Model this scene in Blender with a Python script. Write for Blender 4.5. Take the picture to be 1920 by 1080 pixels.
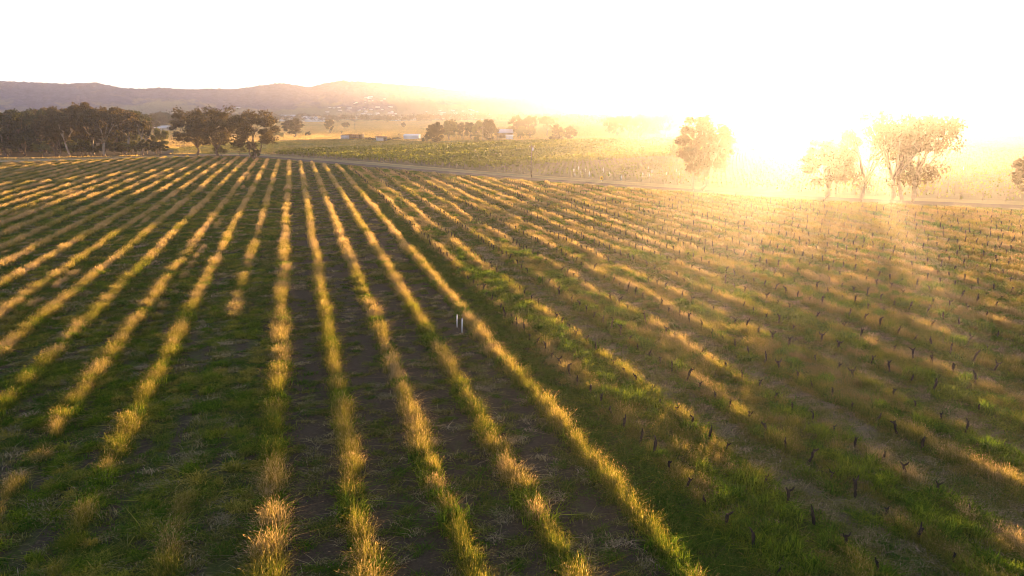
import bpy, math, random
import numpy as np
from mathutils import Vector, Matrix

for o in list(bpy.data.objects):
    bpy.data.objects.remove(o)
SC = bpy.context.scene
COL = SC.collection
R = math.radians

# ------------------------------------------------------------------ camera
H = 15.0
F = 1280.0                      # focal length in photo pixels (24 mm on a 36 mm sensor)
YH = 211.0                      # photo row of the level horizon
PITCH = math.atan((540 - YH) / F)
cam_d = bpy.data.cameras.new("camera")
cam_d.lens = 24.0
cam_d.sensor_width = 36.0
cam_d.clip_start = 0.5
cam_d.clip_end = 20000
cam = bpy.data.objects.new("camera", cam_d)
cam.location = (0, 0, H)
cam.rotation_euler = (math.pi / 2 - PITCH, 0, 0)
COL.objects.link(cam)
SC.camera = cam


def ray(x, y):
    u, v = (x - 960) / F, (y - 540) / F
    return Vector((u, math.cos(PITCH) - v * math.sin(PITCH), -v * math.cos(PITCH) - math.sin(PITCH)))


def at(x, y, z=0.0):
    """Ground point seen at photo pixel x, y."""
    d = ray(x, y)
    k = (z - H) / d.z
    return Vector((d.x * k, d.y * k, z))


def mpp(y):
    """Metres per photo pixel for things standing on the ground at photo row y."""
    return H / (math.cos(PITCH) * (y - YH))


# ------------------------------------------------------------------ light
sd = ray(1568, 167).normalized()
SUN_EL = math.asin(sd.z)
SUN_AZ = math.atan2(sd.x, sd.y)
sun_d = bpy.data.lights.new("sun", 'SUN')
sun_d.energy = 5.0
sun_d.angle = R(0.5)
sun_d.color = (1.0, 0.585, 0.24)
sun = bpy.data.objects.new("sun", sun_d)
sun.rotation_euler = (-sd).to_track_quat('-Z', 'Y').to_euler()
sun.location = (200, 400, 120)
COL.objects.link(sun)

W = bpy.data.worlds.new("World")
SC.world = W
W.use_nodes = True
nt = W.node_tree
nt.nodes.clear()
out = nt.nodes.new('ShaderNodeOutputWorld')
bg = nt.nodes.new('ShaderNodeBackground')
sky = nt.nodes.new('ShaderNodeTexSky')
sky.sky_type = 'NISHITA'
sky.sun_disc = False
sky.sun_elevation = SUN_EL
sky.sun_rotation = SUN_AZ
sky.dust_density = 0.4
sky.ozone_density = 4.0
bg.inputs['Strength'].default_value = 0.05
nt.links.new(sky.outputs[0], bg.inputs[0])
# thin bright cloud low all round the sky
tc = nt.nodes.new('ShaderNodeTexCoord')
sp = nt.nodes.new('ShaderNodeSeparateXYZ')
nt.links.new(tc.outputs['Generated'], sp.inputs[0])
rm = nt.nodes.new('ShaderNodeMapRange')
rm.inputs[1].default_value = 0.17
rm.inputs[2].default_value = 0.36
rm.inputs[3].default_value = 1.0
rm.inputs[4].default_value = 0.0
rm.interpolation_type = 'SMOOTHSTEP'
nt.links.new(sp.outputs['Z'], rm.inputs[0])
bg2 = nt.nodes.new('ShaderNodeBackground')
bg2.inputs[0].default_value = (0.88, 0.89, 1.0, 1)
ml = nt.nodes.new('ShaderNodeMath')
ml.operation = 'MULTIPLY_ADD'
ml.inputs[1].default_value = 0.062
ml.inputs[2].default_value = 0.042
nt.links.new(rm.outputs[0], ml.inputs[0])
nt.links.new(ml.outputs[0], bg2.inputs[1])
ad = nt.nodes.new('ShaderNodeAddShader')
nt.links.new(bg.outputs[0], ad.inputs[0])
nt.links.new(bg2.outputs[0], ad.inputs[1])
nt.links.new(ad.outputs[0], out.inputs[0])

SC.view_settings.view_transform = 'Standard'
SC.view_settings.look = 'None'
SC.view_settings.gamma = 1.0
SC.view_settings.exposure = 3.25
SC.cycles.max_bounces = 8
SC.cycles.diffuse_bounces = 3
SC.cycles.transmission_bounces = 4
SC.cycles.volume_bounces = 3
SC.cycles.filter_width = 0.9
SC.cycles.sample_clamp_indirect = 4.0


# ------------------------------------------------------------------ helpers
def tag(o, label=None, cat=None, group=None, kind=None):
    if label: o['label'] = label
    if cat: o['category'] = cat
    if group: o['group'] = group
    if kind: o['kind'] = kind
    return o


def link(o, parent=None):
    COL.objects.link(o)
    if parent is not None:
        o.parent = parent
    return o


def empty(name, loc, rz=0.0, sc=1.0):
    o = bpy.data.objects.new(name, None)
    o.empty_display_size = 0.5
    o.location = loc
    o.rotation_euler = (0, 0, rz)
    o.scale = (sc, sc, sc) if not hasattr(sc, '__len__') else sc
    return link(o)


def np_mesh(name, verts, faces_flat, sizes, mat=None, smooth=False):
    """verts (n,3), faces as a flat index list with the size of each face."""
    me = bpy.data.meshes.new(name)
    verts = np.asarray(verts, np.float32)
    faces_flat = np.asarray(faces_flat, np.int32)
    sizes = np.asarray(sizes, np.int32)
    me.vertices.add(len(verts))
    me.vertices.foreach_set('co', verts.ravel())
    me.loops.add(len(faces_flat))
    me.loops.foreach_set('vertex_index', faces_flat)
    me.polygons.add(len(sizes))
    starts = np.concatenate(([0], np.cumsum(sizes)[:-1])).astype(np.int32)
    me.polygons.foreach_set('loop_start', starts)
    if smooth:
        me.polygons.foreach_set('use_smooth', np.ones(len(sizes), bool))
    me.update(calc_edges=True)
    me.validate()
    if mat: me.materials.append(mat)
    return me


def attr(me, name, data, typ='FLOAT', dom='POINT'):
    a = me.attributes.new(name, typ, dom)
    if typ == 'FLOAT_VECTOR':
        a.data.foreach_set('vector', np.asarray(data, np.float32).ravel())
    else:
        a.data.foreach_set('value', np.asarray(data, np.int32 if typ == 'INT' else np.float32).ravel())


class MB:
    """Collects boxes, tubes and prisms into one mesh."""
    def __init__(s):
        s.v, s.f = [], []

    def add(s, vs, fs):
        b = len(s.v)
        s.v += [tuple(v) for v in vs]
        s.f += [[i + b for i in f] for f in fs]

    def box(s, c, d, rz=0.0):
        cx, cy, cz = c
        hx, hy, hz = d[0] / 2, d[1] / 2, d[2] / 2
        cs, sn = math.cos(rz), math.sin(rz)
        vs = []
        for z in (-hz, hz):
            for x, y in ((-hx, -hy), (hx, -hy), (hx, hy), (-hx, hy)):
                vs.append((cx + x * cs - y * sn, cy + x * sn + y * cs, cz + z))
        s.add(vs, [(3, 2, 1, 0), (4, 5, 6, 7), (0, 1, 5, 4), (1, 2, 6, 5), (2, 3, 7, 6), (3, 0, 4, 7)])

    def tube(s, pts, rad, n=7, cap=True):
        pts = [Vector(p) for p in pts]
        rings = []
        for i, p in enumerate(pts):
            a = pts[max(0, i - 1)]
            b = pts[min(len(pts) - 1, i + 1)]
            t = (b - a).normalized()
            q = t.to_track_quat('Z', 'Y')
            r = rad[i] if hasattr(rad, '__len__') else rad
            rings.append([p + q @ Vector((r * math.cos(2 * math.pi * k / n), r * math.sin(2 * math.pi * k / n), 0)) for k in range(n)])
        vs = [v for g in rings for v in g]
        fs = []
        for i in range(len(rings) - 1):
            for k in range(n):
                fs.append((i * n + k, i * n + (k + 1) % n, (i + 1) * n + (k + 1) % n, (i + 1) * n + k))
        if cap:
            fs.append(tuple(range(n - 1, -1, -1)))
            fs.append(tuple((len(rings) - 1) * n + k for k in range(n)))
        s.add(vs, fs)

    def mesh(s, name, mat, smooth=False):
        return np_mesh(name, s.v, [i for f in s.f for i in f], [len(f) for f in s.f], mat, smooth)

    def build(s, name, mat, parent=None, smooth=False):
        return link(bpy.data.objects.new(name, s.mesh(name, mat, smooth)), parent)


def _hash(i, j, seed):
    n = (i * 374761393 + j * 668265263 + seed * 1442695041) & 0xFFFFFFFF
    n = ((n ^ (n >> 13)) * 1274126177) & 0xFFFFFFFF
    return ((n ^ (n >> 16)) & 0xFFFF) / 65535.0


def noise2(x, y, seed=0):
    x = np.asarray(x, float); y = np.asarray(y, float)
    i = np.floor(x).astype(np.int64); j = np.floor(y).astype(np.int64)
    fx = x - i; fy = y - j
    fx = fx * fx * (3 - 2 * fx); fy = fy * fy * (3 - 2 * fy)
    a = _hash(i, j, seed); b = _hash(i + 1, j, seed); c = _hash(i, j + 1, seed); d = _hash(i + 1, j + 1, seed)
    return (a * (1 - fx) + b * fx) * (1 - fy) + (c * (1 - fx) + d * fx) * fy


def fbm(x, y, seed=0, oct=4):
    t, a, s = 0, 0.5, 0
    for k in range(oct):
        t = t + a * noise2(np.asarray(x) * 2 ** k, np.asarray(y) * 2 ** k, seed + k)
        s += a
        a *= 0.5
    return t / s


# ------------------------------------------------------------------ materials
def mat_new(name):
    m = bpy.data.materials.new(name)
    m.use_nodes = True
    n = m.node_tree
    n.nodes.clear()
    o = n.nodes.new('ShaderNodeOutputMaterial')
    return m, n, o


def node(n, t, **kw):
    x = n.nodes.new(t)
    for k, v in kw.items():
        setattr(x, k, v)
    return x


def mixc(n, fac, a, b):
    m = n.nodes.new('ShaderNodeMix')
    m.data_type = 'RGBA'
    for sock, val in ((m.inputs[0], fac), (m.inputs[6], a), (m.inputs[7], b)):
        if hasattr(val, 'is_output'):
            n.links.new(val, sock)
        elif hasattr(val, '__len__'):
            sock.default_value = (*val, 1) if len(val) == 3 else val
        else:
            sock.default_value = val
    return m.outputs[2]


def math_(n, op, a, b=0.0, c=None, clamp=False):
    m = n.nodes.new('ShaderNodeMath')
    m.operation = op
    m.use_clamp = clamp
    for i, val in enumerate((a, b) if c is None else (a, b, c)):
        if hasattr(val, 'is_output'):
            n.links.new(val, m.inputs[i])
        else:
            m.inputs[i].default_value = val
    return m.outputs[0]


def noise_n(n, vec, scale, detail=4, rough=0.6):
    x = n.nodes.new('ShaderNodeTexNoise')
    x.inputs['Scale'].default_value = scale
    x.inputs['Detail'].default_value = detail
    x.inputs['Roughness'].default_value = rough
    if vec is not None:
        n.links.new(vec, x.inputs['Vector'])
    return x.outputs['Fac']


def ramp(n, fac, lo, hi):
    m = n.nodes.new('ShaderNodeMapRange')
    n.links.new(fac, m.inputs[0])
    m.inputs[1].default_value = lo
    m.inputs[2].default_value = hi
    return m.outputs[0]


def plain(name, col, rough=0.7, var=0.25, scale=3.0, metal=0.0, bump=0.0):
    m, n, o = mat_new(name)
    b = n.nodes.new('ShaderNodeBsdfPrincipled')
    t = n.nodes.new('ShaderNodeTexCoord')
    f = noise_n(n, t.outputs['Object'], scale)
    c = mixc(n, ramp(n, f, 0.3, 0.7), [x * (1 - var) for x in col], [min(1, x * (1 + var)) for x in col])
    n.links.new(c, b.inputs['Base Color'])
    b.inputs['Roughness'].default_value = rough
    b.inputs['Specular IOR Level'].default_value = 0.5 if rough < 0.8 else 0.12
    b.inputs['Metallic'].default_value = metal
    if bump:
        bp = n.nodes.new('ShaderNodeBump')
        bp.inputs['Strength'].default_value = bump
        bp.inputs['Distance'].default_value = 0.02
        n.links.new(f, bp.inputs['Height'])
        n.links.new(bp.outputs[0], b.inputs['Normal'])
    n.links.new(b.outputs[0], o.inputs[0])
    return m


def leaf_bsdf(n, o, col, trans, warm=(1.15, 1.05, 0.6)):
    d = n.nodes.new('ShaderNodeBsdfDiffuse')
    t = n.nodes.new('ShaderNodeBsdfTranslucent')
    mul = n.nodes.new('ShaderNodeMix')
    mul.data_type = 'RGBA'
    mul.blend_type = 'MULTIPLY'
    mul.inputs[0].default_value = 1.0
    n.links.new(col, mul.inputs[6])
    mul.inputs[7].default_value = (*warm, 1)
    n.links.new(col, d.inputs[0])
    n.links.new(mul.outputs[2], t.inputs[0])
    mx = n.nodes.new('ShaderNodeMixShader')
    mx.inputs[0].default_value = trans
    n.links.new(d.outputs[0], mx.inputs[1])
    n.links.new(t.outputs[0], mx.inputs[2])
    n.links.new(mx.outputs[0], o.inputs[0])


def grass_mat(name, green, mid, gold, trans=0.45, hmix=0.6):
    """Tint of the tuft (green to ripe gold) and ripeness rising up each stalk."""
    m, n, o = mat_new(name)
    a = node(n, 'ShaderNodeAttribute', attribute_type='INSTANCER', attribute_name='tint')
    h = node(n, 'ShaderNodeAttribute', attribute_type='GEOMETRY', attribute_name='hgt')
    r = node(n, 'ShaderNodeAttribute', attribute_type='GEOMETRY', attribute_name='rnd')
    t = math_(n, 'MULTIPLY_ADD', h.outputs['Fac'], hmix, a.outputs['Fac'])
    t = math_(n, 'MULTIPLY_ADD', r.outputs['Fac'], 0.35, t)
    t = math_(n, 'SUBTRACT', t, 0.45, clamp=True)
    cr = n.nodes.new('ShaderNodeValToRGB')
    e = cr.color_ramp.elements
    e[0].position = 0.0; e[0].color = (*green, 1)
    e[1].position = 1.0; e[1].color = (*gold, 1)
    x = e.new(0.45); x.color = (*mid, 1)
    n.links.new(t, cr.inputs[0])
    br = math_(n, 'MULTIPLY_ADD', r.outputs['Fac'], 0.9, 0.55)
    vm = n.nodes.new('ShaderNodeVectorMath'); vm.operation = 'SCALE'
    n.links.new(cr.outputs[0], vm.inputs[0]); n.links.new(br, vm.inputs[3])
    leaf_bsdf(n, o, vm.outputs[0], trans)
    return m


def foliage_mat(name, a, b, c, trans=0.35):
    m, n, o = mat_new(name)
    r = node(n, 'ShaderNodeAttribute', attribute_type='GEOMETRY', attribute_name='rnd')
    cl = node(n, 'ShaderNodeAttribute', attribute_type='GEOMETRY', attribute_name='clump')
    oi = n.nodes.new('ShaderNodeObjectInfo')
    t = math_(n, 'MULTIPLY_ADD', r.outputs['Fac'], 0.5, math_(n, 'MULTIPLY', cl.outputs['Fac'], 0.5))
    c1 = mixc(n, t, a, b)
    c2 = mixc(n, math_(n, 'MULTIPLY', oi.outputs['Random'], 0.6), c1, c)
    leaf_bsdf(n, o, c2, trans)
    return m


M_LONG = grass_mat("long_grass", (0.075, 0.14, 0.016), (0.23, 0.215, 0.04), (0.44, 0.33, 0.20), trans=0.56)
M_WEED = grass_mat("green_weeds", (0.06, 0.14, 0.014), (0.15, 0.22, 0.02), (0.32, 0.27, 0.06), hmix=0.3)
M_MOWN = grass_mat("mown_grass", (0.055, 0.13, 0.014), (0.15, 0.16, 0.035), (0.36, 0.30, 0.21), trans=0.35, hmix=0.2)
M_DRY = grass_mat("dry_grass", (0.16, 0.18, 0.05), (0.50, 0.38, 0.17), (0.74, 0.55, 0.30), hmix=0.4, trans=0.5)
M_EUC = foliage_mat("eucalypt_leaves", (0.032, 0.036, 0.016), (0.10, 0.075, 0.033), (0.085, 0.06, 0.03))
M_DARK = foliage_mat("dark_leaves", (0.018, 0.03, 0.010), (0.05, 0.06, 0.02), (0.05, 0.045, 0.016))
M_PALE = foliage_mat("pale_leaves", (0.09, 0.12, 0.04), (0.20, 0.20, 0.07), (0.18, 0.15, 0.06))
M_VINE = foliage_mat("vine_leaves", (0.035, 0.07, 0.01), (0.26, 0.27, 0.03), (0.12, 0.15, 0.02), trans=0.5)  # bright yellow end stands in for sunlit leaves
M_BARK = plain("bark", (0.17, 0.125, 0.09), 0.9, 0.4, 2.0, bump=0.4)
M_PBARK = plain("pale_bark", (0.36, 0.29, 0.22), 0.85, 0.3, 1.5, bump=0.3)
M_STUMP = plain("vine_bark", (0.034, 0.027, 0.02), 0.95, 0.4, 12.0, bump=0.5)
M_POST = plain("weathered_wood", (0.20, 0.16, 0.12), 0.9, 0.3, 6.0, bump=0.3)
M_WHITE = plain("white_paint", (0.78, 0.78, 0.76), 0.5, 0.06, 4.0)
M_TIN = plain("corrugated_tin", (0.46, 0.48, 0.52), 0.5, 0.15, 0.8, metal=0.3)
M_BROOF = plain("blue_grey_roof", (0.34, 0.40, 0.50), 0.5, 0.12, 0.8)
M_RUST = plain("rusty_tin", (0.22, 0.12, 0.08), 0.8, 0.3, 1.5)
M_DARKW = plain("dark_interior_wood", (0.05, 0.04, 0.035), 0.9, 0.2, 2.0)
M_TILE = plain("red_tiles", (0.34, 0.18, 0.13), 0.8, 0.2, 1.0)
M_CREAM = plain("cream_wall", (0.62, 0.58, 0.52), 0.8, 0.1, 1.0)
M_YEL = plain("yellow_paint", (0.80, 0.50, 0.02), 0.5, 0.08, 2.0)
M_STEEL = plain("galvanised_steel", (0.5, 0.5, 0.5), 0.4, 0.1, 3.0, metal=0.7)

# ------------------------------------------------------------------ row geometry of the near field
VPX = 548.0
_d = ray(VPX, YH)
RD = Vector((_d.x, _d.y, 0)).normalized()         # direction the rows run in
RP = Vector((RD.y, -RD.x, 0))                     # to the right of it
KQ = H / math.cos(PITCH) * RD.y                   # image slope of a row -> metres to the right


def q_of(m):
    return KQ * m


LEFT_M = [-0.13 - 0.2275 * k for k in range(1, 30)]
MID_M = [-0.130, 0.085, 0.309, 0.522, 0.758]
STRIPS = [(0.962 + 0.412 * k, 1.175 + 0.412 * k) for k in range(20)]
LEFT_Q = [q_of(m) for m in LEFT_M]
MID_Q = [q_of(m) for m in MID_M]
STRIP_Q = [(q_of(a), q_of(b)) for a, b in STRIPS]

ROAD_PX = [(330, 291), (420, 291), (480, 293.5), (600, 303), (700, 312), (850, 324.5), (1000, 336.5), (1150, 347.5),
           (1300, 357.5), (1500, 370), (1700, 379.5), (1920, 388), (2300, 401)]
ROAD = [at(*p) for p in ROAD_PX]
TRACK_PX = [(-420, 318), (-200, 311), (0, 304), (150, 299.5), (300, 294), (400, 291.8)]
TRACK = [at(*p) for p in TRACK_PX]
EDGE = TRACK[:-1] + ROAD[1:]                       # far edge of the near field
_ex = np.array([p.x for p in EDGE]); _ey = np.array([p.y for p in EDGE])


def edge_y(x):
    return np.interp(x, _ex, _ey)


def qt(x, y):
    return x * RP.x + y * RP.y, x * RD.x + y * RD.y


def xy(q, t):
    return q * RP.x + t * RD.x, q * RP.y + t * RD.y


def in_view(x, y, margin=6.0):
    """Inside the camera's wedge (with a margin for a step to the side)."""
    return (np.abs(x) < y * 0.80 + margin) & (y > 12)


def lane_kind(q):
    """0 left mown grass, 1 brown ploughed lanes, 2 green lane, 3 unmown strip, 4 pale mown lane."""
    k = np.zeros_like(q)
    k[q > MID_Q[0]] = 1
    k[q > MID_Q[4]] = 2
    for i, (a, b) in enumerate(STRIP_Q):
        k[(q >= a - 0.1) & (q <= b + 0.1)] = 3
        if i:
            k[(q > STRIP_Q[i - 1][1] + 0.1) & (q < a - 0.1)] = 4
    return k

# ------------------------------------------------------------------ ground, field, roads
def sheet_grid(name, xs, ys, zf, mat, keep=None, attrs=None):
    X, Y = np.meshgrid(xs, ys)
    Z = zf(X, Y)
    v = np.stack([X, Y, Z], -1).reshape(-1, 3)
    nx, ny = len(xs), len(ys)
    i = np.arange(nx - 1)[None, :] + nx * np.arange(ny - 1)[:, None]
    f = np.stack([i, i + 1, i + nx + 1, i + nx], -1).reshape(-1, 4)
    if keep is not None:
        c = v[f].mean(1)
        f = f[keep(c[:, 0], c[:, 1])]
    me = np_mesh(name, v, f.ravel(), np.full(len(f), 4), mat, True)
    return me


def ground_mat():
    m, n, o = mat_new("dry_pasture_ground")
    g = n.nodes.new('ShaderNodeNewGeometry')
    f1 = noise_n(n, g.outputs['Position'], 0.012, 5)
    f2 = noise_n(n, g.outputs['Position'], 0.5, 4)
    c = mixc(n, ramp(n, f1, 0.35, 0.65), (0.46, 0.34, 0.17), (0.34, 0.29, 0.13))
    c = mixc(n, ramp(n, f2, 0.45, 0.8), c, (0.22, 0.20, 0.09))
    b = n.nodes.new('ShaderNodeBsdfPrincipled')
    n.links.new(c, b.inputs['Base Color'])
    b.inputs['Roughness'].default_value = 0.9
    b.inputs['Specular IOR Level'].default_value = 0.1
    bp = n.nodes.new('ShaderNodeBump')
    bp.inputs['Strength'].default_value = 0.8
    bp.inputs['Distance'].default_value = 0.4
    n.links.new(f2, bp.inputs['Height'])
    n.links.new(bp.outputs[0], b.inputs['Normal'])
    n.links.new(b.outputs[0], o.inputs[0])
    return m


def field_mat():
    m, n, o = mat_new("field_soil")
    g = n.nodes.new('ShaderNodeNewGeometry')
    P = g.outputs['Position']
    ag = node(n, 'ShaderNodeAttribute', attribute_type='GEOMETRY', attribute_name='green').outputs['Fac']
    as_ = node(n, 'ShaderNodeAttribute', attribute_type='GEOMETRY', attribute_name='straw').outputs['Fac']
    f1 = noise_n(n, P, 3.0, 6, 0.7)
    f2 = noise_n(n, P, 9.0, 5, 0.7)
    f3 = noise_n(n, P, 1.1, 4, 0.6)
    soil = mixc(n, ramp(n, f2, 0.3, 0.7), (0.030, 0.024, 0.015), (0.082, 0.066, 0.042))
    gmask = ramp(n, math_(n, 'ADD', math_(n, 'MULTIPLY', ag, 0.9), math_(n, 'MULTIPLY_ADD', f1, 0.7, math_(n, 'MULTIPLY', f3, 0.5))), 0.85, 1.15)
    green = mixc(n, ramp(n, f2, 0.35, 0.7), (0.03, 0.05, 0.008), (0.075, 0.085, 0.022))
    c = mixc(n, gmask, soil, green)
    smask = ramp(n, math_(n, 'ADD', math_(n, 'MULTIPLY', as_, 0.8), math_(n, 'MULTIPLY', f2, 0.9)), 0.75, 1.15)
    c = mixc(n, smask, c, mixc(n, f1, (0.20, 0.16, 0.09), (0.36, 0.29, 0.19)))
    b = n.nodes.new('ShaderNodeBsdfPrincipled')
    n.links.new(c, b.inputs['Base Color'])
    b.inputs['Roughness'].default_value = 0.95
    b.inputs['Specular IOR Level'].default_value = 0.1
    bp = n.nodes.new('ShaderNodeBump')
    bp.inputs['Strength'].default_value = 1.0
    bp.inputs['Distance'].default_value = 0.12
    hh = math_(n, 'MULTIPLY_ADD', f1, 0.7, math_(n, 'MULTIPLY', f2, 0.4))
    n.links.new(hh, bp.inputs['Height'])
    n.links.new(bp.outputs[0], b.inputs['Normal'])
    n.links.new(b.outputs[0], o.inputs[0])
    return m


g_me = np_mesh("ground", [(-1900, -200, -0.08), (1900, -200, -0.08), (1900, 2000, -0.08), (-1900, 2000, -0.08)],
               [0, 1, 2, 3], [4], ground_mat())
tag(link(bpy.data.objects.new("ground", g_me)), kind='structure')


def field_attrs(q, t):
    x, y = xy(q, t)
    lk = lane_kind(q)
    big = fbm(q * 0.12, t * 0.05, 3)
    med = fbm(q * 0.7, t * 0.22, 5)
    green = np.select([lk == 0, lk == 1, lk == 2, lk == 3, lk == 4],
                      [0.30 + 0.7 * med, 0.02 + 0.5 * med, 0.62 + 0.3 * med, 0.45 + 0.5 * med, 0.28 + 0.45 * med])
    straw = np.select([lk == 0, lk == 1, lk == 2, lk == 3, lk == 4],
                      [0.06 + 0.3 * big, 0.06 + 0.2 * big, 0.05 + 0.15 * big, 0.2 + 0.3 * big, 0.38 + 0.45 * big])
    # wheel lines beside the left strips and in the mown lanes
    for i, qs in enumerate(LEFT_Q + MID_Q):
        for off in (1.0, 2.35):
            d = np.abs(q - (qs + off + 0.25 * (noise2(t * 0.06, i) - 0.5)))
            w = np.exp(-(d / 0.26) ** 2) * (0.5 + 0.8 * noise2(t * 0.09, i + 50))
            green = green - 0.6 * w
    # greener towards the far headland, on the left
    far = np.clip((t - 95) / 60, 0, 1) * (q < MID_Q[4])
    green = green + 0.35 * far * (lk != 1) + 0.22 * far * (lk == 1)
    return np.clip(green, 0, 1.2), np.clip(straw, 0, 1)


def field_z(q, t):
    z = 0.05 + 0.10 * (fbm(q * 1.3, t * 1.3, 11, 3) - 0.5)
    z = z + 0.10 * (fbm(q * 0.25, t * 1.1, 19, 3) - 0.5)
    for i, qs in enumerate(LEFT_Q + MID_Q):
        z = z + 0.10 * np.exp(-((q - qs) / 0.55) ** 2)
    for a, b in STRIP_Q:
        z = z + 0.07 * np.exp(-((q - (a + b) / 2) / 1.6) ** 4)
    return z


qs_ = np.concatenate([np.arange(-112, -18, 0.5), np.arange(-18, 32, 0.25), np.arange(32, 135, 0.5)])
ts_ = np.concatenate([np.arange(12, 60, 0.3), np.arange(60, 110, 0.6), np.arange(110, 262, 1.0)])
Q, T = np.meshgrid(qs_, ts_)
X_, Y_ = xy(Q, T)
fv = np.stack([X_, Y_, field_z(Q, T)], -1).reshape(-1, 3)
_n = len(qs_)
_i = np.arange(_n - 1)[None, :] + _n * np.arange(len(ts_) - 1)[:, None]
ff = np.stack([_i, _i + 1, _i + _n + 1, _i + _n], -1).reshape(-1, 4)
_c = fv[ff].mean(1)
ff = ff[(_c[:, 1] < edge_y(_c[:, 0]) - 3.2) & in_view(_c[:, 0], _c[:, 1], 25)]
_used = np.unique(ff)
_map = np.full(len(fv), -1); _map[_used] = np.arange(len(_used))
f_me = np_mesh("vineyard_field", fv[_used], _map[ff].ravel(), np.full(len(ff), 4), field_mat(), True)
_g, _s = field_attrs(Q.ravel()[_used], T.ravel()[_used])
attr(f_me, 'green', _g)
attr(f_me, 'straw', _s)
tag(link(bpy.data.objects.new("field", f_me)), kind='structure')


def ribbon(pts, w0, w1, z, step=4.0):
    """Strip of ground along a polyline from offset w0 to w1 (left negative)."""
    P = [Vector((p.x, p.y, 0)) for p in pts]
    dense = []
    for a, b in zip(P[:-1], P[1:]):
        k = max(1, int((b - a).length / step))
        dense += [a.lerp(b, i / k) for i in range(k)]
    dense.append(P[-1])
    vs, fs = [], []
    for i, p in enumerate(dense):
        t = (dense[min(len(dense) - 1, i + 1)] - dense[max(0, i - 1)]).normalized()
        nrm = Vector((-t.y, t.x, 0))
        j0 = 0.5 * (noise2(i * 0.6, w0 * 3, 7) - 0.5); j1 = 0.5 * (noise2(i * 0.6, w1 * 3, 8) - 0.5)
        for w in (w0 + j0, w0 * .5 + w1 * .5, w1 + j1):
            v = p + nrm * float(w); vs.append((v.x, v.y, z))
        if i:
            k = 3 * i
            fs += [(k - 3, k, k + 1, k - 2), (k - 2, k + 1, k + 2, k - 1)]
    return vs, fs


def dirt_mat(name, a, b, scale=0.6):
    m, n, o = mat_new(name)
    g = n.nodes.new('ShaderNodeNewGeometry')
    f = noise_n(n, g.outputs['Position'], scale, 6, 0.7)
    f2 = noise_n(n, g.outputs['Position'], scale * 8, 4, 0.7)
    c = mixc(n, ramp(n, math_(n, 'MULTIPLY_ADD', f2, 0.5, math_(n, 'MULTIPLY', f, 0.6)), 0.35, 0.75), a, b)
    s = n.nodes.new('ShaderNodeBsdfPrincipled')
    n.links.new(c, s.inputs['Base Color'])
    s.inputs['Roughness'].default_value = 0.95
    s.inputs['Specular IOR Level'].default_value = 0.1
    bp = n.nodes.new('ShaderNodeBump')
    bp.inputs['Strength'].default_value = 0.7
    bp.inputs['Distance'].default_value = 0.1
    n.links.new(f2, bp.inputs['Height'])
    n.links.new(bp.outputs[0], s.inputs['Normal'])
    n.links.new(s.outputs[0], o.inputs[0])
    return m


def structure(name, vs, fs, mat):
    me = np_mesh(name, vs, [i for f in fs for i in f], [len(f) for f in fs], mat, True)
    return tag(link(bpy.data.objects.new(name, me)), kind='structure')


M_ROAD = dirt_mat("dark_road", (0.05, 0.043, 0.037), (0.13, 0.105, 0.08))
M_VERGE = dirt_mat("mown_verge", (0.16, 0.15, 0.07), (0.30, 0.24, 0.13))
M_TRACK = dirt_mat("pale_dirt", (0.24, 0.18, 0.12), (0.40, 0.31, 0.21))
M_PAST = dirt_mat("green_pasture", (0.09, 0.13, 0.035), (0.19, 0.19, 0.07), 0.15)
M_VSOIL = dirt_mat("vineyard_soil", (0.14, 0.11, 0.06), (0.22, 0.18, 0.09), 0.4)
structure("road", *ribbon(ROAD, -3.2, 2.6, 0.03), M_ROAD)
structure("far_verge", *ribbon(ROAD, 2.5, 8.0, 0.01), M_VERGE)
structure("near_verge", *ribbon(ROAD, -6.5, -3.1, 0.015), M_VERGE)
structure("track", *ribbon(TRACK, -1.6, 1.8, 0.03), M_TRACK)
structure("track_verge", *ribbon(TRACK, -5.0, -1.5, 0.012), M_VERGE)


def zone(name, px, z, mat):
    P = [at(*p) for p in px]
    return structure(name, [(p.x, p.y, z) for p in P], [tuple(range(len(P)))], mat)


zone("green_pasture", [(470, 289), (700, 281), (900, 272.5), (1010, 264), (960, 262.5), (800, 265), (690, 261), (560, 262), (420, 268), (300, 280), (330, 288)], -0.04, M_PAST)
zone("lower_pasture", [(330, 289.4), (480, 291), (560, 284), (400, 283)], -0.02, M_PAST)
zone("distant_pasture", [(1100, 250), (1300, 247), (1700, 249), (1920, 252), (2200, 252), (2200, 246), (1700, 243), (1100, 243)], -0.03, M_PAST)
VINE_PX = [(505, 290.5), (700, 304), (850, 316), (1000, 328), (1150, 339), (1300, 349), (1500, 361.5), (1700, 371), (1920, 380), (2150, 388),
           (2300, 340), (2000, 285), (1750, 272), (1500, 266), (1290, 262), (1000, 267), (830, 276), (560, 284)]
VINE_P = [at(*p) for p in VINE_PX]
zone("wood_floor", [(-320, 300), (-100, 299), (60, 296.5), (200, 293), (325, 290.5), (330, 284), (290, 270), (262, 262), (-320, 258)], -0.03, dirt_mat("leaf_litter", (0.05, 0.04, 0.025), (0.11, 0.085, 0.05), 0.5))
structure("vineyard_ground", [(p.x, p.y, -0.015) for p in VINE_P], [tuple(range(len(VINE_P)))], M_VSOIL)


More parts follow.
